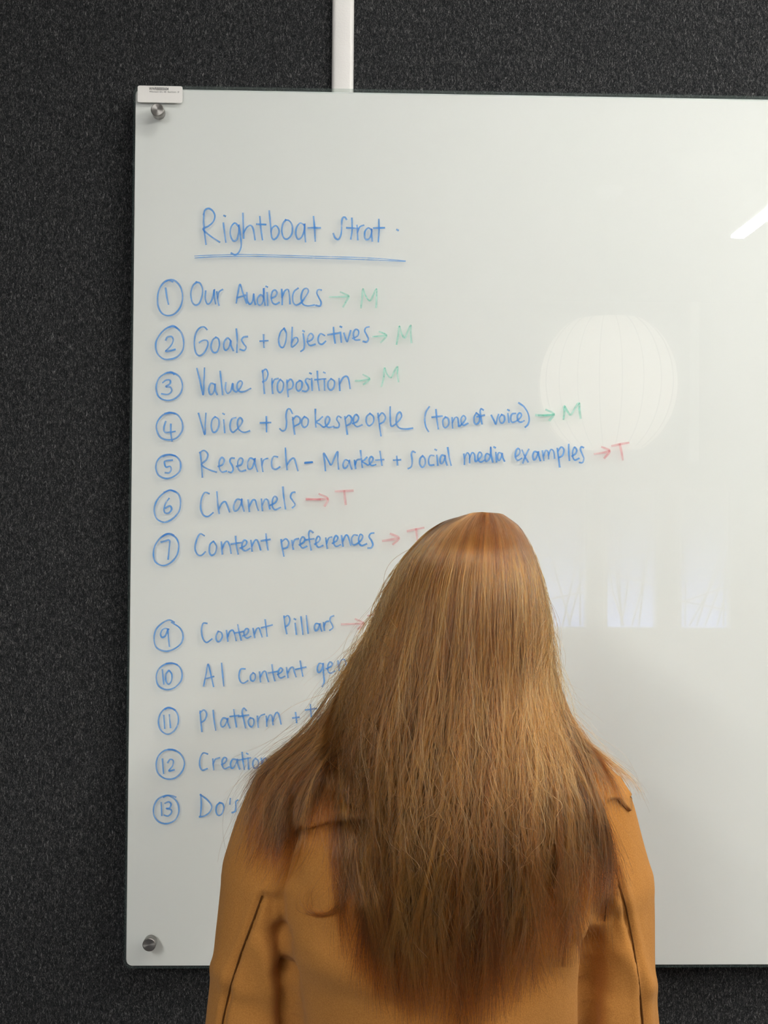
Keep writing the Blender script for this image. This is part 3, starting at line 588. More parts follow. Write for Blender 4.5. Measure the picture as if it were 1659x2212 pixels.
# torso, arms, hands, legs
def ellring(c, rx, ry, n=32, e=2.3):
    out = []
    for k in range(n):
        a = 2*math.pi*k/n; ca, sa = math.cos(a), math.sin(a)
        out.append(Vector((c[0]+rx*math.copysign(abs(ca)**(2/e), ca), c[1]+ry*math.copysign(abs(sa)**(2/e), sa), c[2])))
    return out
loft(bm, [ellring((NB.x, -0.43, NB.z), 0.07, 0.06), ellring((cx+0.006, -0.425, NB.z-0.05), 0.14, 0.075), ellring((cx, -0.42, NB.z-0.14), 0.145, 0.095),
          ellring((cx, -0.42, NB.z-0.30), 0.125, 0.090), ellring((cx, -0.42, NB.z-0.42), 0.118, 0.085), ellring((cx, -0.42, HIP_Z+0.02), 0.150, 0.10), ellring((cx, -0.42, HIP_Z-0.08), 0.150, 0.10)])
for s, sh, el, wr in ((-1, SH_L, EL_L, WR_L), (1, SH_R, EL_R, WR_R)):
    fw = Vector((s*0.006, 0.014, 0)); limb(bm, [sh+fw, sh.lerp(el, 0.5)+fw, el+fw*0.6, el.lerp(wr, 0.35), wr], [0.046, 0.037, 0.032, 0.034, 0.024], 16, 3)
    d = (wr-el).normalized(); side = Vector((-s, 0, 0)); side = (side-d*side.dot(d)).normalized(); up = d.cross(side)*(-s)
    pal = wr+d*0.045
    limb(bm, [wr+d*0.005, wr+d*0.03+side*0.012, wr+d*0.078+side*0.020], [0.021, 0.015, 0.0125], 12, 2)
    limb(bm, [wr+d*0.005, wr+d*0.03-side*0.010, wr+d*0.074-side*0.020], [0.021, 0.015, 0.0125], 12, 2)
    limb(bm, [wr+d*0.01, wr+d*0.078], [0.018, 0.0135], 12, 2)
    down = Vector((0, 0, -1)); down = (down-d*down.dot(d)).normalized()
    for k, (o_, ln) in enumerate(((0.031, 0.068), (0.0105, 0.078), (-0.0105, 0.072), (-0.031, 0.056))):
        b0 = wr+d*0.068+side*o_*0.85; b1 = wr+d*0.080+side*o_
        p1 = b1+d*ln*0.42+down*0.006; p2 = p1+d*ln*0.26+down*ln*0.22; p3 = p2+d*ln*0.14+down*ln*0.22
        limb(bm, [b0, b1, p1, p2, p3], [0.009, 0.0088, 0.0080, 0.0074, 0.0062], 10, 2)
    t0 = wr+d*0.022+side*0.020; t1 = wr+d*0.048+side*0.045+down*0.008; t2 = t1+d*0.030+side*0.010+down*0.006; t3 = t2+d*0.022-side*0.002+down*0.006
    limb(bm, [t0, t1, t2, t3], [0.014, 0.0115, 0.0095, 0.0075], 10, 2)
    hip = Vector((cx+s*0.085, -0.42, HIP_Z)); kn = Vector((cx+s*0.092, -0.405, 0.46)); an = Vector((cx+s*0.095, -0.43, 0.085))
    limb(bm, [hip, hip.lerp(kn, 0.5), kn, kn.lerp(an, 0.3)+Vector((0, -0.012, 0)), an], [0.066, 0.060, 0.050, 0.052, 0.034], 20, 3)
    limb(bm, [an+Vector((0, -0.01, -0.035)), an+Vector((0, 0.07, -0.045)), an+Vector((0, 0.15, -0.055))], [0.034, 0.034, 0.022], 14, 3)
body = mesh_obj('body', fuse('body', bm, 0.003, 5), M_SKIN, woman)
M_EYE = mat('eye_white', (0.85, 0.83, 0.80), 0.15); M_IRIS = mat('brown_iris', (0.09, 0.05, 0.03), 0.1); M_BROW = mat('brown_brow_hair', (0.10, 0.055, 0.025), 0.7)
for s in (-1, 1):
    bm = bmesh.new(); ec = HC+Vector((s*0.031, 0.0630, -0.006)); ball(bm, ec, 0.0118, 3); eye = obj('eye', bm, M_EYE, woman, True)
    bm = bmesh.new(); ball(bm, ec+Vector((0, 0.0098, -0.001)), (0.0066, 0.0032, 0.0066), 3); obj('iris', bm, M_IRIS, eye, True)
    bm = bmesh.new(); tube(bm, [HC+Vector((s*0.014, 0.0865, 0.019)), HC+Vector((s*0.032, 0.0775, 0.022)), HC+Vector((s*0.048, 0.064, 0.017))], [0.0022, 0.0030, 0.0015], 8); obj('eyebrow', bm, M_BROW, woman, True)

# camel wool coat: torso and sleeves fused into one garment
def wool():
    m = bpy.data.materials.new('camel_wool'); nt, N, L = nodes_of(m); b = N['Principled BSDF']
    tc = N.new('ShaderNodeTexCoord')
    n = N.new('ShaderNodeTexNoise'); n.inputs['Scale'].default_value = 700; n.inputs['Detail'].default_value = 6; n.inputs['Roughness'].default_value = 0.7
    L.new(tc.outputs['Object'], n.inputs['Vector'])
    r = N.new('ShaderNodeValToRGB'); e = r.color_ramp.elements
    e[0].position = 0.30; e[0].color = (0.38, 0.157, 0.034, 1); e[1].position = 0.72; e[1].color = (0.57, 0.258, 0.064, 1)
    L.new(n.outputs['Fac'], r.inputs['Fac']); L.new(r.outputs['Color'], b.inputs['Base Color'])
    b.inputs['Roughness'].default_value = 0.95; b.inputs['Specular IOR Level'].default_value = 0.1
    b.inputs['Sheen Weight'].default_value = 0.12; b.inputs['Sheen Roughness'].default_value = 0.5; b.inputs['Sheen Tint'].default_value = (1.0, 0.8, 0.55, 1)
    bp = N.new('ShaderNodeBump'); bp.inputs['Strength'].default_value = 0.55; bp.inputs['Distance'].default_value = 0.0012
    L.new(n.outputs['Fac'], bp.inputs['Height']); L.new(bp.outputs['Normal'], b.inputs['Normal']); return m
M_WOOL = wool()
bm = bmesh.new()
YM = -0.405
def cring(py, cxp, hw, yb, yf, e=2.5, n=48):
    c = at(cxp, py, YM); rx = hw/2060.0
    return ellring((c.x, (yb+yf)/2, c.z), rx, (yf-yb)/2, n, e)
loft(bm, [cring(1590, 1005, 95, -0.475, -0.370), cring(1612, 985, 180, -0.490, -0.355), cring(1650, 968, 262, -0.505, -0.335), cring(1700, 960, 312, -0.522, -0.315, 2.7),
          cring(1780, 955, 338, -0.537, -0.300, 2.8), cring(1880, 950, 343, -0.543, -0.290, 2.8), cring(1980, 945, 338, -0.538, -0.290, 2.7), cring(2080, 945, 326, -0.528, -0.290, 2.5),
          cring(2200, 950, 312, -0.520, -0.290, 2.4), cring(2350, 950, 316, -0.522, -0.285, 2.4), cring(2600, 950, 345, -0.535, -0.275, 2.4), cring(2950, 950, 385, -0.550, -0.265, 2.4), cring(3050, 950, 395, -0.555, -0.26, 2.4)])
for sh, el, wr, rs in ((SH_L, EL_L, WR_L, -1), (SH_R, EL_R, WR_R, 1)):
    nk = at(985+rs*120, 1618, -0.42)
    limb(bm, [nk, nk.lerp(sh, 0.55)+Vector((0, 0, 0.012)), sh+Vector((rs*-0.004, 0, 0.002))], [0.052, 0.060, 0.066], 20, 3)
    limb(bm, [sh, sh.lerp(el, 0.30)+Vector((rs*0.006, -0.004, 0)), sh.lerp(el, 0.68)+Vector((rs*0.002, -0.004, 0)), el, el+Vector((rs*0.006, 0.02, -0.035))],
         [0.068, 0.070, 0.060, 0.057, 0.062], 24, 3)
    limb(bm, [el+Vector((rs*0.004, 0.01, -0.03)), el.lerp(wr, 0.5)+Vector((rs*0.008, 0, -0.02)), wr], [0.060, 0.055, 0.048], 20, 3)
cm = fuse('coat', bm, 0.0035, 7)
def pldist(X, Y, pts):
    best = np.full(len(X), 1e9)
    for (ax, ay), (bx, by) in zip(pts, pts[1:]):
        dx, dy = bx-ax, by-ay; t = np.clip(((X-ax)*dx+(Y-ay)*dy)/(dx*dx+dy*dy), 0, 1)
        best = np.minimum(best, np.hypot(X-ax-t*dx, Y-ay-t*dy))
    return best
P = verts_np(cm); Nn = normals_np(cm); X, Y = px_np(P)
backside = np.clip((-Nn[:, 1]+0.15)/0.4, 0, 1)
disp = np.zeros(len(P))
SEAM_L = [(566, 1935), (548, 1985), (520, 2060), (498, 2130), (482, 2200), (470, 2290)]
SEAM_R = [(1300, 1838), (1330, 1880), (1352, 1960), (1368, 2040), (1380, 2120), (1388, 2200), (1392, 2290)]
ARM_L = [(648, 1790), (622, 1850), (606, 1930), (608, 2010)]
ARM_R = [(1240, 1790), (1300, 1835), (1318, 1900), (1306, 1990)]
for sm in (SEAM_L, SEAM_R, ARM_L, ARM_R):
    d = pldist(X, Y, sm); disp -= backside*0.0042*np.exp(-(d/5.5)**2); disp += backside*0.0018*np.exp(-((d-14)/8.0)**2)
# soft drag folds
for (x0, y0), (x1, y1), amp, wd in (((640, 1905), (690, 2010), -0.003, 30), ((560, 2040), (600, 2140), 0.004, 24), ((500, 2150), (590, 2205), -0.004, 26), ((592, 1950), (600, 2020), -0.010, 22), ((600, 2020), (612, 2110), -0.018, 18), ((612, 2110), (632, 2300), -0.021, 20), ((1296, 1960), (1286, 2040), -0.010, 20), ((1286, 2040), (1274, 2300), -0.021, 18),
                                    ((1290, 1900), (1250, 2010), 0.006, 26), ((1262, 1880), (1215, 1960), -0.005, 26), ((1240, 1860), (1285, 1930), 0.004, 22), ((1330, 1990), (1300, 2140), -0.007, 24), ((1345, 2060), (1395, 2130), 0.005, 24),
                                    ((700, 2080), (800, 2120), 0.006, 40), ((1180, 2100), (1090, 2150), -0.006, 40), ((470, 2090), (520, 2150), 0.004, 22)):
    d = pldist(X, Y, [(x0, y0), (x1, y1)]); disp += backside*amp*np.exp(-(d/wd)**2)
disp += 0.0022*np.sin(P[:, 2]*31+P[:, 0]*17)*np.sin(P[:, 0]*43+P[:, 1]*29+1.3)
P2 = P+Nn*disp[:, None]
cm.vertices.foreach_set('co', P2.astype(np.float32).ravel()); cm.update()
coat = mesh_obj('coat', cm, M_WOOL, woman); coat.data.shade_smooth()
bv_v = verts_np(body.data); nb = len(bv_v)
BV = BVHTree.FromPolygons([Vector(v) for v in np.vstack([bv_v, P2])], [tuple(p.vertices) for p in body.data.polygons]+[tuple(i+nb for i in p.vertices) for p in cm.polygons])
# depth of the coat seen from the camera side, on a grid of directions, used to drape the flap and the hair
GX, GY = np.arange(380, 1521, 6.0), np.arange(1086, 2341, 6.0)
DEP = np.full((len(GY), len(GX)), np.nan)
VC = Vector(CAM)
for j, gy in enumerate(GY):
    for i, gx in enumerate(GX):
        d = (at(gx, gy, -0.4)-VC).normalized(); h = BV.ray_cast(VC, d)
        if h[0] is not None: DEP[j, i] = h[0].y
DEPF = np.where(np.isnan(DEP), 9.0, DEP)
def coat_depth(px, py):
    fx = np.clip((px-GX[0])/6.0, 0, len(GX)-1.001); fy = np.clip((py-GY[0])/6.0, 0, len(GY)-1.001)
    i, j = fx.astype(int), fy.astype(int); a, b_ = fx-i, fy-j
    v = np.stack([DEPF[j, i], DEPF[j, i+1], DEPF[j+1, i], DEPF[j+1, i+1]]); wt = np.stack([(1-a)*(1-b_), a*(1-b_), (1-a)*b_, a*b_])
    bad = v > 5; wt = np.where(bad, 0, wt); s = wt.sum(0)
    out = np.where(s > 1e-6, (np.where(bad, 0, v)*wt).sum(0)/np.maximum(s, 1e-6), 9.0)
    return np.where(py < GY[0], 9.0, out)
M_SEAM_SHADE = mat('seam_shadow_brown', (0.10, 0.040, 0.010), 0.95, spec=0.1)  # dark brown paints in the shadow of the stitched grooves
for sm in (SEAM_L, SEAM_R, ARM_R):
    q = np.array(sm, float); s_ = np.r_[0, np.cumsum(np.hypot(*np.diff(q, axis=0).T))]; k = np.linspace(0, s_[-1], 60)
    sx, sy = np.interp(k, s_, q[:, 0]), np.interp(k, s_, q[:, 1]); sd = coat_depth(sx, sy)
    bm = bmesh.new(); tube(bm, [at(a, b_, d_-0.0001) for a, b_, d_ in zip(sx, sy, sd)], 0.0009, 6); obj('seam_shade', bm, M_SEAM_SHADE, coat, True)
# back flap (storm yoke): follows the shoulders, free lower edge
def interp_curve(pts, n):
    xs = np.array([p[0] for p in pts], float); ys = np.array([p[1] for p in pts], float)
    X = np.linspace(xs[0], xs[-1], n); return X, np.interp(X, xs, ys)
low = [(632, 1800), (660, 1790), (700, 1779), (745, 1772), (850, 1778), (950, 1784), (1060, 1788), (1160, 1794), (1230, 1806), (1290, 1826), (1302, 1800), (1306, 1728), (1335, 1722), (1362, 1752)]
up = [(632, 1690), (700, 1640), (800, 1615), (950, 1605), (1060, 1605), (1150, 1608), (1230, 1628), (1290, 1660), (1340, 1680), (1362, 1716)]
n, mrow = 90, 26
lx, ly = interp_curve(low, n); ux, uy = interp_curve(up, n)
bm = bmesh.new(); grid = []
for r in range(mrow+1):
    t = r/mrow; row = []
    yy = uy+(ly-uy)*t
    dd = coat_depth(lx, yy)
    for i in range(n):
        ydep = dd[i] if dd[i] < 5 else -0.42
        row.append(bm.verts.new(at(lx[i], yy[i], ydep-0.0012-0.0050*t**2)))
    grid.append(row)
for a, b_ in zip(grid, grid[1:]):
    for i in range(n-1): bm.faces.new((a[i], a[i+1], b_[i+1], b_[i]))
flap = obj('back_flap', bm, M_WOOL, coat, True)
fv = verts_np(flap.data)
BF = BVHTree.FromPolygons([Vector(v) for v in fv], [tuple(p.vertices) for p in flap.data.polygons])
for j, gy in enumerate(GY):
    if gy < 1590 or gy > 1850: continue
    for i, gx in enumerate(GX):
        h = BF.ray_cast(VC, (at(gx, gy, -0.4)-VC).normalized())
        if h[0] is not None: DEPF[j, i] = min(DEPF[j, i], h[0].y-0.003)
so = flap.modifiers.new('thickness', 'SOLIDIFY'); so.thickness = 0.004; so.offset = 0.0
# collar under the hair, trousers and shoes below the coat
bm = bmesh.new()
rings = []
for z, rx, ry, dy in ((NB.z-0.005, 0.080, 0.072, 0), (NB.z+0.035, 0.070, 0.064, 0.004), (NB.z+0.040, 0.064, 0.058, 0.004), (NB.z+0.0, 0.066, 0.060, 0)):
    rings.append([bm.verts.new(p) for p in ellring((NB.x+0.008, -0.425+dy, z), rx, ry, 40, 2.0)])
for a, b_ in zip(rings, rings[1:]+rings[:1]):
    for k in range(40): bm.faces.new((a[k], a[(k+1) % 40], b_[(k+1) % 40], b_[k]))
obj('collar', bm, M_WOOL, coat, True)
M_DENIM = mat('dark_trousers', (0.03, 0.035, 0.05), 0.85, bump=0.3, bscale=700)
M_SHOE = mat('black_leather', (0.02, 0.02, 0.02), 0.35)
bm = bmesh.new()
for s in (-1, 1):
    limb(bm, [(cx+s*0.085, -0.42, HIP_Z), (cx+s*0.090, -0.41, 0.65), (cx+s*0.094, -0.408, 0.45), (cx+s*0.097, -0.425, 0.12)], [0.072, 0.072, 0.064, 0.062], 24, 3)
mesh_obj('trousers', fuse('trousers', bm, 0.006, 6), M_DENIM, woman)
for s in (-1, 1):
    bm = bmesh.new(); a = Vector((cx+s*0.095, -0.43, 0.0))
    limb(bm, [a+Vector((0, -0.02, 0.06)), a+Vector((0, 0.06, 0.055)), a+Vector((0, 0.16, 0.040))], [0.045, 0.046, 0.034], 16, 3)
    me = fuse('shoe', bm, 0.005, 6); v = verts_np(me); v[:, 2] = np.maximum(v[:, 2], 0.004); me.vertices.foreach_set('co', v.astype(np.float32).ravel())
    shoe = mesh_obj('shoe', me, M_SHOE, woman)
    bm = bmesh.new(); bmesh.ops.create_circle(bm, cap_ends=True, segments=32, radius=1.0, matrix=Matrix.Translation(a+Vector((0, 0.07, 0.0005))) @ Matrix.Diagonal((0.044, 0.128, 1, 1)))
    ex = bmesh.ops.extrude_face_region(bm, geom=bm.faces[:]); bmesh.ops.translate(bm, vec=(0, 0, 0.018), verts=[v for v in ex['geom'] if isinstance(v, bmesh.types.BMVert)])
    obj('sole', bm, M_SHOE, shoe)

# ------------------------------------------------------------------ hair: tens of thousands of single strands
rng = np.random.default_rng(11)
def hair_mat():
    m = bpy.data.materials.new('brown_hair'); nt, N, L = nodes_of(m); N.remove(N['Principled BSDF'])
    h = N.new('ShaderNodeBsdfHairPrincipled')
    try: h.model = 'CHIANG'
    except Exception: pass
    h.parametrization = 'COLOR'
    ci = N.new('ShaderNodeAttribute'); ci.attribute_name = 'tone'; r = N.new('ShaderNodeValToRGB'); e = r.color_ramp.elements
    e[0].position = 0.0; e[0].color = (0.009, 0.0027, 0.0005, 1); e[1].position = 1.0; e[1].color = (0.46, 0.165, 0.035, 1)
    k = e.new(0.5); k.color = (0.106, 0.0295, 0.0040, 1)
    L.new(ci.outputs['Fac'], r.inputs['Fac']); L.new(r.outputs['Color'], h.inputs['Color'])
    h.inputs['Roughness'].default_value = 0.27; h.inputs['Radial Roughness'].default_value = 0.55; h.inputs['Coat'].default_value = 0.15
    h.inputs['Random Roughness'].default_value = 0.2
    L.new(h.outputs[0], N['Material Output'].inputs[0]); return m
M_HAIR = hair_mat()
NP = 44
def resample(g, n=NP):
    g = np.array(g, float); P = np.vstack([2*g[0]-g[1], g, 2*g[-1]-g[-2]]); out = []
    for i in range(1, len(P)-2):
        for t in np.linspace(0, 1, 12, endpoint=False):
            p0, p1, p2, p3 = P[i-1], P[i], P[i+1], P[i+2]
            out.append(0.5*((2*p1)+(p2-p0)*t+(2*p0-5*p1+4*p2-p3)*t*t+(3*p1-p0-3*p2+p3)*t**3))
    out.append(P[-2]); out = np.array(out)
    s = np.r_[0, np.cumsum(np.hypot(*np.diff(out, axis=0).T))]; q = np.linspace(0, s[-1], n)
    return np.stack([np.interp(q, s, out[:, 0]), np.interp(q, s, out[:, 1])], 1)
# locks as they fall: paths of guide strands over the head and back
MAIN = [
 [(1008,1112),(945,1134),(884,1192),(846,1255),(820,1318),(790,1385),(752,1455),(722,1530),(700,1600),(690,1660)],
 [(1014,1110),(952,1140),(898,1205),(862,1285),(838,1370),(806,1460),(776,1560),(758,1660),(752,1780),(756,1900),(760,2010)],
 [(1022,1108),(975,1150),(932,1240),(905,1345),(880,1450),(852,1570),(826,1690),(808,1820),(800,1940),(800,2060),(806,2150)],
 [(1030,1107),(1000,1150),(972,1250),(955,1370),(938,1490),(916,1620),(898,1750),(886,1880),(880,2010),(878,2120),(882,2215)],
 [(1042,1106),(1030,1150),(1016,1260),(1006,1390),(996,1520),(982,1650),(970,1790),(962,1920),(955,2050),(950,2230)],
 [(1054,1107),(1058,1150),(1058,1260),(1056,1390),(1052,1520),(1044,1660),(1038,1800),(1036,1930),(1034,2060),(1030,2230)],
 [(1066,1108),(1086,1150),(1100,1260),(1104,1390),(1106,1520),(1108,1650),(1112,1790),(1118,1920),(1120,2050),(1118,2180)],
 [(1078,1109),(1110,1150),(1140,1260),(1150,1390),(1158,1510),(1172,1630),(1192,1760),(1214,1880),(1228,1990),(1232,2090)],
 [(1086,1111),(1128,1146),(1166,1235),(1182,1345),(1190,1460),(1208,1560),(1240,1660),(1272,1770),(1296,1870),(1312,1960)],
 [(1092,1113),(1138,1152),(1174,1235),(1192,1340),(1199,1440),(1212,1520),(1246,1580),(1296,1640),(1338,1700),(1356,1770)],
]
LEFT = [
 [(1006,1112),(938,1138),(878,1198),(838,1268),(812,1338),(780,1405),(740,1475),(700,1548),(650,1604),(592,1652),(556,1715),(535,1790),(512,1880)],
 [(1008,1112),(944,1140),(886,1206),(850,1290),(822,1375),(786,1460),(748,1535),(706,1600),(652,1650),(610,1715),(590,1790),(566,1870),(546,1945)],
 [(1012,1112),(950,1144),(896,1218),(862,1310),(834,1405),(800,1495),(764,1575),(722,1640),(684,1705),(655,1780),(632,1850),(590,1920),(556,1960)],
]
# half depth of the falling hair: silhouette plane and the crest nearest the camera, against photograph height
TY = np.array([1098, 1112, 1135, 1180, 1260, 1360, 1480, 1600, 1720, 1850, 2000, 2250.])
Y_EDGE = np.array([-.405, -.410, -.412, -.415, -.42, -.425, -.43, -.44, -.455, -.47, -.49, -.50])
Y_MID = np.array([-.410, -.450, -.482, -.510, -.528, -.535, -.540, -.548, -.560, -.568, -.565, -.555])
_q = np.arange(1000, 2400, 4.0); _k = np.exp(-0.5*(np.arange(-30, 31)*4/38.0)**2); _k /= _k.sum()
def _soft(v):
    a = np.interp(_q, TY, v); return np.convolve(np.pad(a, 30, mode='edge'), _k, mode='valid')
TQ, Y_EDGE, Y_MID = _q, _soft(Y_EDGE), _soft(Y_MID)
SIL_L = np.array([[1098,1010],[1112,990],[1135,942],[1190,880],[1260,838],[1340,806],[1440,755],[1540,715],[1640,690],[1800,720],[2250,760]], float)
SIL_R = np.array([[1098,1085],[1112,1098],[1135,1130],[1190,1162],[1260,1184],[1340,1196],[1440,1204],[1520,1216],[1620,1290],[1750,1345],[2250,1320]], float)
def _softpx(a):
    v = np.interp(_q, a[:, 0], a[:, 1]); return np.convolve(np.pad(v, 30, mode='edge'), _k, mode='valid')
QL, QR = _softpx(SIL_L), _softpx(SIL_R)
def build_strands(guides, N, clumps, len_lo, len_hi, layer_mm, wob, fly=0.0, widen=1.0, start=0.0, tight=0.0, tones=(0.0, 1.0), inset=0.0, nlocks=None):
    G = np.stack([resample(g) for g in guides]); ng = len(G)
    # strands gather into rounded locks, and finer clumps inside each lock
    nl = nlocks or max(4, clumps//6)
    lc = (np.arange(nl)+0.15+0.7*rng.random(nl))/nl; lw = 0.55+0.75*rng.random(nl); ldep = rng.random(nl); lph = rng.random((nl, 4))*6.28; lamp = 0.4+rng.random(nl)
    ltone = np.clip(0.62*rng.random(nl)+0.38*(0.5+0.5*np.sin(6.283*8.5*lc+1.0)), 0, 1)
    lk = rng.integers(0, nl, N); cs_ = lk*6+rng.integers(0, 6, N); ncl = nl*6
    coff = rng.normal(0, 0.42, ncl); cph = rng.random((ncl, 4))*6.28; camp = rng.random(ncl)*0.8+0.5; clen = rng.random(ncl); cdep = rng.random(ncl)
    cl = cs_
    rnd = rng.normal(0, 0.50, N)
    t = np.linspace(0, 1, NP)[None, :]
    cf = np.clip(t*1.5-0.30, 0, 1)*(0.60+0.40*rng.random((N, 1)))
    off = (rnd[:, None]*(1-cf)+(coff[cl][:, None]+0.20*rnd[:, None])*cf)
    pull = 1-(0.30+0.42*tight)*np.clip(t*1.9-0.30, 0, 1)
    u = np.clip(lc[lk][:, None]+off*pull*lw[lk][:, None]/nl, 0, 1)*(ng-1)
    tone = tones[0]+(tones[1]-tones[0])*np.clip((0.5+0.3*tight)*ltone[lk]+0.22*cdep[cl]+(0.42-0.14*tight)*rng.random(N)-0.1, 0, 1)
    L = len_lo+(len_hi-len_lo)*(0.65*clen[cl]+0.35*rng.random(N))
    L = np.clip(L, 0.05, 1.0); s0 = start*rng.random(N)
    tt = (s0[:, None]+(L-s0)[:, None]*t)*(NP-1)
    gi = np.clip(u.astype(int), 0, ng-2); fu = np.clip(u-gi, 0, 1); fu = fu*fu*(3-2*fu)*0.35+fu*0.65
    ti = np.clip(tt.astype(int), 0, NP-2); ft = tt-ti
    def S(a, b_): return G[a, b_]
    p = (S(gi, ti)*(1-ft)[..., None]+S(gi, ti+1)*ft[..., None])*(1-fu)[..., None]+(S(gi+1, ti)*(1-ft)[..., None]+S(gi+1, ti+1)*ft[..., None])*fu[..., None]
    tr = tt/(NP-1)
    lockwave = lamp[lk][:, None]*np.sin(tr*(5+4*ltone[lk][:, None])+lph[lk][:, :1])*19*np.clip((tr-0.25)/0.5, 0, 1)*wob
    grow = np.clip((tr-0.12)/0.6, 0, 1)**1.2
    ph = cph[cl]
    wave = camp[cl][:, None]*(np.sin(tr*9+ph[:, :1])*9+np.sin(tr*17+ph[:, 1:2])*4.0)*grow*wob
    ws = 1-0.6*tight
    sp = rng.random((N, 3))*6.28; sa = rng.random((N, 2))
    wave = wave+(np.sin(tr*(12+10*sa[:, :1])+sp[:, :1])*3.6*grow+np.sin(tr*38+sp[:, 1:2])*1.1*grow)*wob*ws
    curl = np.clip((t-0.72)/0.28, 0, 1)**2*rng.normal(0, 1, (N, 1))*(16*wob*(1-0.4*tight))
    wave = wave*(1-0.72*tight)
    p[..., 0] += wave*widen*0.8+curl+lockwave
    if fly > 0:
        k = rng.normal(0, 1, (N, 1)); p[..., 0] += fly*(k*np.clip(t-0.25, 0, 1)*34+np.sin(t*(5+14*sa[:, :1])+sp[:, 2:3])*11*np.clip(t*2, 0, 1))
        p[..., 1] += fly*np.cos(t*(5+14*sa[:, 1:2])+sp[:, :1])*9*np.clip(t*2-0.3, 0, 1)
    X, Yp = p[..., 0].ravel(), p[..., 1].ravel()
    yl = np.interp(Yp, _q, QL); yr = np.interp(Yp, _q, QR)
    s = np.clip((X-(yl+yr)/2)/((yr-yl)/2), -1, 1)
    depth = np.interp(Yp, TQ, Y_EDGE)+(np.interp(Yp, TQ, Y_MID)-np.interp(Yp, TQ, Y_EDGE))*np.sqrt(np.maximum(0, 1-s*s))
    lay = (0.50*ldep[lk]+0.30*cdep[cl]+0.20*rng.random(N))[:, None]*np.clip(tr*4, 0.05, 1)*layer_mm*0.001
    lay = lay+inset*0.001*np.clip(tr*5, 0, 1)+np.minimum(off*off, 1.6)*np.clip(tr*2.5-0.3, 0, 1)*0.0095
    zw = (np.sin(tr*11+ph[:, 2:3])*0.0045*grow+np.sin(tr*23+sp[:, :1])*0.0015*grow)*wob
    if fly > 0: zw = zw-np.abs(rng.normal(0, 1, (N, 1)))*0.007*fly*np.clip(t*2-0.2, 0, 1)
    fold = np.sin(6.283*6.5*lc[lk][:, None]+tr*3.5+0.7)*0.0055*grow*(1 if ng > 4 else 0)
    D = depth+lay.ravel()+zw.ravel()+fold.ravel()
    cdv = coat_depth(X, Yp)-0.0022-(np.maximum(0, layer_mm*0.001-lay)*0.55).ravel()*np.clip((Yp-1560)/150.0, 0, 1)+np.minimum(zw.ravel(), 0)*0.6
    # below the shoulders the hair rests on the coat, or hangs just clear of it
    D = np.minimum(D, cdv)
    # keep depth continuous along a strand
    D = D.reshape(N, NP)
    for _ in range(3): D[:, 1:-1] = np.minimum(D[:, 1:-1], (D[:, :-2]+2*D[:, 1:-1]+D[:, 2:])/4)
    return at_np(X, Yp, D.ravel()).reshape(N, NP, 3), (np.clip(tone+0.25, 0, 1) if fly > 0 else tone)
sets = []
def add(guides, N, rad, *a, **k):
    P, tone = build_strands(guides, N, *a, **k)
    t = np.linspace(0, 1, NP)[None, :]
    r = rad*(1-0.75*t**2.5)*(0.7+0.6*rng.random((N, 1)))
    sets.append((P, r, 0.66+(tone[:, None]-0.66)*np.clip(t*4.0+0.2, 0.45, 1)))  # tone lightened towards the roots, paints the highlight on the crown
def rescale(a): return a
M9 = MAIN[:9]
RTOP = [[(1086,1112),(1126,1147),(1163,1235),(1181,1340),(1191,1440),(1208,1530),(1236,1592),(1274,1655),(1300,1720),(1312,1790)],
        [(1088,1112),(1130,1149),(1167,1235),(1185,1340),(1196,1440),(1219,1525),(1258,1588),(1308,1645),(1345,1695),(1362,1760)]]
RLOW = [[(1086,1111),(1128,1146),(1166,1235),(1184,1345),(1192,1460),(1214,1560),(1252,1660),(1290,1770),(1306,1870),(1300,1960),(1308,2080)],
        [(1086,1111),(1128,1146),(1166,1235),(1184,1345),(1193,1460),(1218,1560),(1262,1660),(1308,1770),(1328,1870),(1318,1960),(1322,2010)]]
LOOP = [[(752,1800),(748,1870),(744,1925),(728,1962),(702,1973),(676,1960),(667,1932),(690,1915)], [(770,1800),(762,1870),(750,1925),(730,1968),(700,1980),(668,1962),(662,1930),(680,1908)]]
add(M9, 9000, 0.00026, 260, 0.50, 0.93, 10, 1.0, tones=(0.0, 0.16), inset=15)  # inner strands coloured near black, painting the shade between locks
add(M9, 5600, 0.00026, 0, 0.68, 1.10, 8, 1.3, tight=0.95, tones=(0.04, 0.95), inset=5, nlocks=42)
add(M9, 4600, 0.00025, 0, 0.58, 1.08, 9, 1.7, tight=1.0, tones=(0.12, 1.0), nlocks=60)
add(M9[:8], 2000, 0.00023, 0, 0.86, 1.0, 10, 1.7, tight=1.0, tones=(0.1, 1.0), nlocks=26)
add(RTOP, 650, 0.00020, 30, 0.75, 1.0, 6, 0.9)
add(RLOW, 620, 0.00020, 24, 0.75, 1.0, 8, 1.2)
add(LEFT, 2600, 0.00023, 110, 0.58, 0.92, 8, 1.0, tones=(0.0, 0.4), inset=6)
add(LEFT, 2600, 0.00022, 0, 0.60, 0.99, 8, 1.5, tight=0.95, tones=(0.1, 1.0), nlocks=24)
add(M9, 1200, 0.00018, 500, 0.35, 0.85, 4, 1.4, tones=(0.1, 1.0))
add(M9, 1700, 0.00018, 900, 0.55, 1.0, 3, 1.4, fly=0.8, start=0.35)
add(M9, 900, 0.00016, 700, 0.55, 1.0, 1, 1.6, fly=1.5, start=0.5)
add(LEFT, 600, 0.00015, 300, 0.5, 1.0, 3, 1.4, fly=1.0, start=0.3)
add(RTOP, 120, 0.00013, 60, 0.5, 1.0, 3, 1.0, fly=1.0, start=0.3)
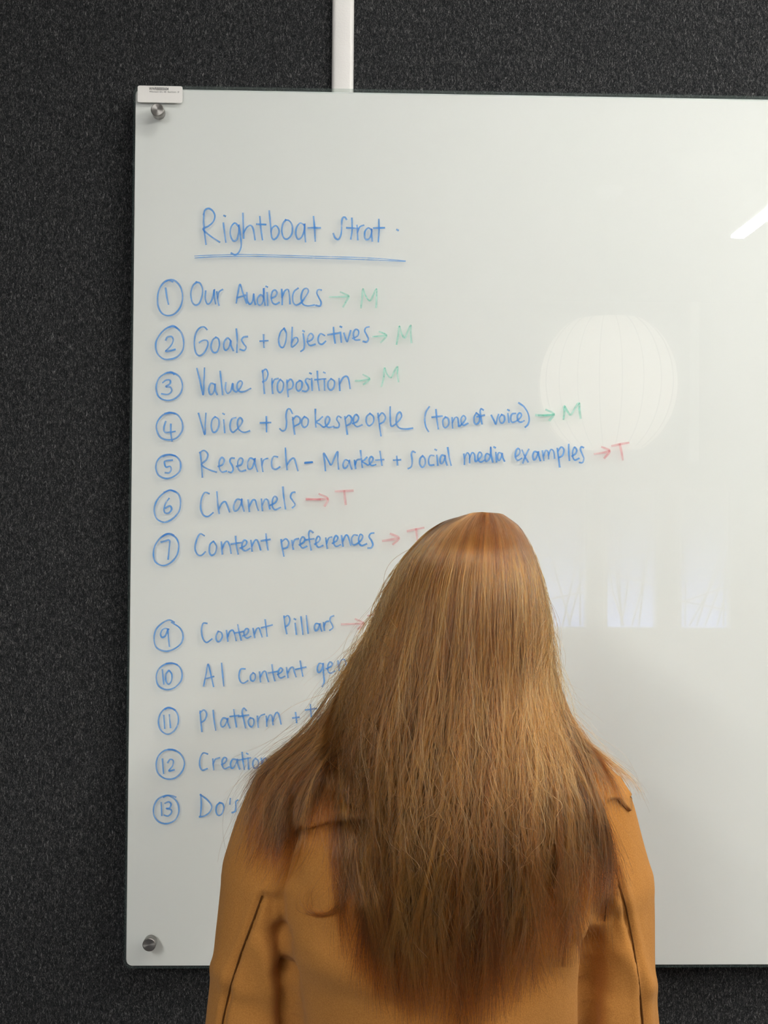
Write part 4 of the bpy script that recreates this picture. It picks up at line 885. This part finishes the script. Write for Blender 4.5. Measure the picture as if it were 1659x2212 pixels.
add(LOOP, 70, 0.00017, 24, 0.6, 1.0, 2, 0.7, fly=0.25)
# hair framing the face: from the parting forward of the crown, down both sides in front of the shoulders
for side, N in ((-1, 2600), (1, 2600)):
    f = rng.random(N); rt = rng.random(N); q = np.linspace(0, 1, NP)[None, :]
    y0 = (-0.02+0.085*f)[:, None]                        # along the parting, towards the forehead
    a = np.clip(q/0.34, 0, 1)*(1.52+0.10*rng.random((N, 1)))
    rx, rz = 0.0655+0.004*rt[:, None], 0.0930+0.003*rt[:, None]
    fall = np.clip((q-0.34)/0.66, 0, 1); Lf = (0.26+0.07*rng.random((N, 1)))
    ky = np.sqrt(np.clip(1-(y0/0.098)**2, 0.2, 1))
    x = side*(rx*np.sin(a)*(0.55+0.45*ky)+0.003*np.sin(fall*7+6.28*rt[:, None])+0.004*rng.normal(0, 1, (N, 1))*fall)
    z = rz*ky*np.cos(a)+0.006-fall*Lf
    y = y0*(1-0.35*np.sin(a))+0.004*rng.normal(0, 1, (N, 1))*fall+np.clip(fall-0.45, 0, 1)*0.075-0.006
    P = np.stack([HC.x+x, HC.y+y, HC.z+z], -1)
    r = 0.00024*(1-0.7*q**2.5)*(0.7+0.6*rng.random((N, 1)))
    sets.append((P, r, np.clip(0.25+0.4*rng.random(N)+0.2*np.sin(f*40), 0, 1)[:, None]*np.ones((1, NP))))
hc = bpy.data.hair_curves.new('hair')
tot = sum(len(p) for p, r, q in sets)
hc.add_curves([NP]*tot)
Pall = np.concatenate([p.reshape(-1, 3) for p, r, q in sets]); Rall = np.concatenate([np.broadcast_to(r, (len(p), NP)).ravel() for p, r, q in sets])
hc.attributes['position'].data.foreach_set('vector', Pall.astype(np.float32).ravel())
ra = hc.attributes.get('radius') or hc.attributes.new('radius', 'FLOAT', 'POINT')
ra.data.foreach_set('value', Rall.astype(np.float32))
tn = hc.attributes.new('tone', 'FLOAT', 'POINT'); tn.data.foreach_set('value', np.concatenate([q.ravel() for p, r, q in sets]).astype(np.float32))
hc.materials.append(M_HAIR)
hair = bpy.data.objects.new('hair', hc); COL.objects.link(hair)
hair.parent = woman; hair.matrix_parent_inverse = Matrix.Translation(-woman.location)
hair['label'] = 'long straight light brown hair'
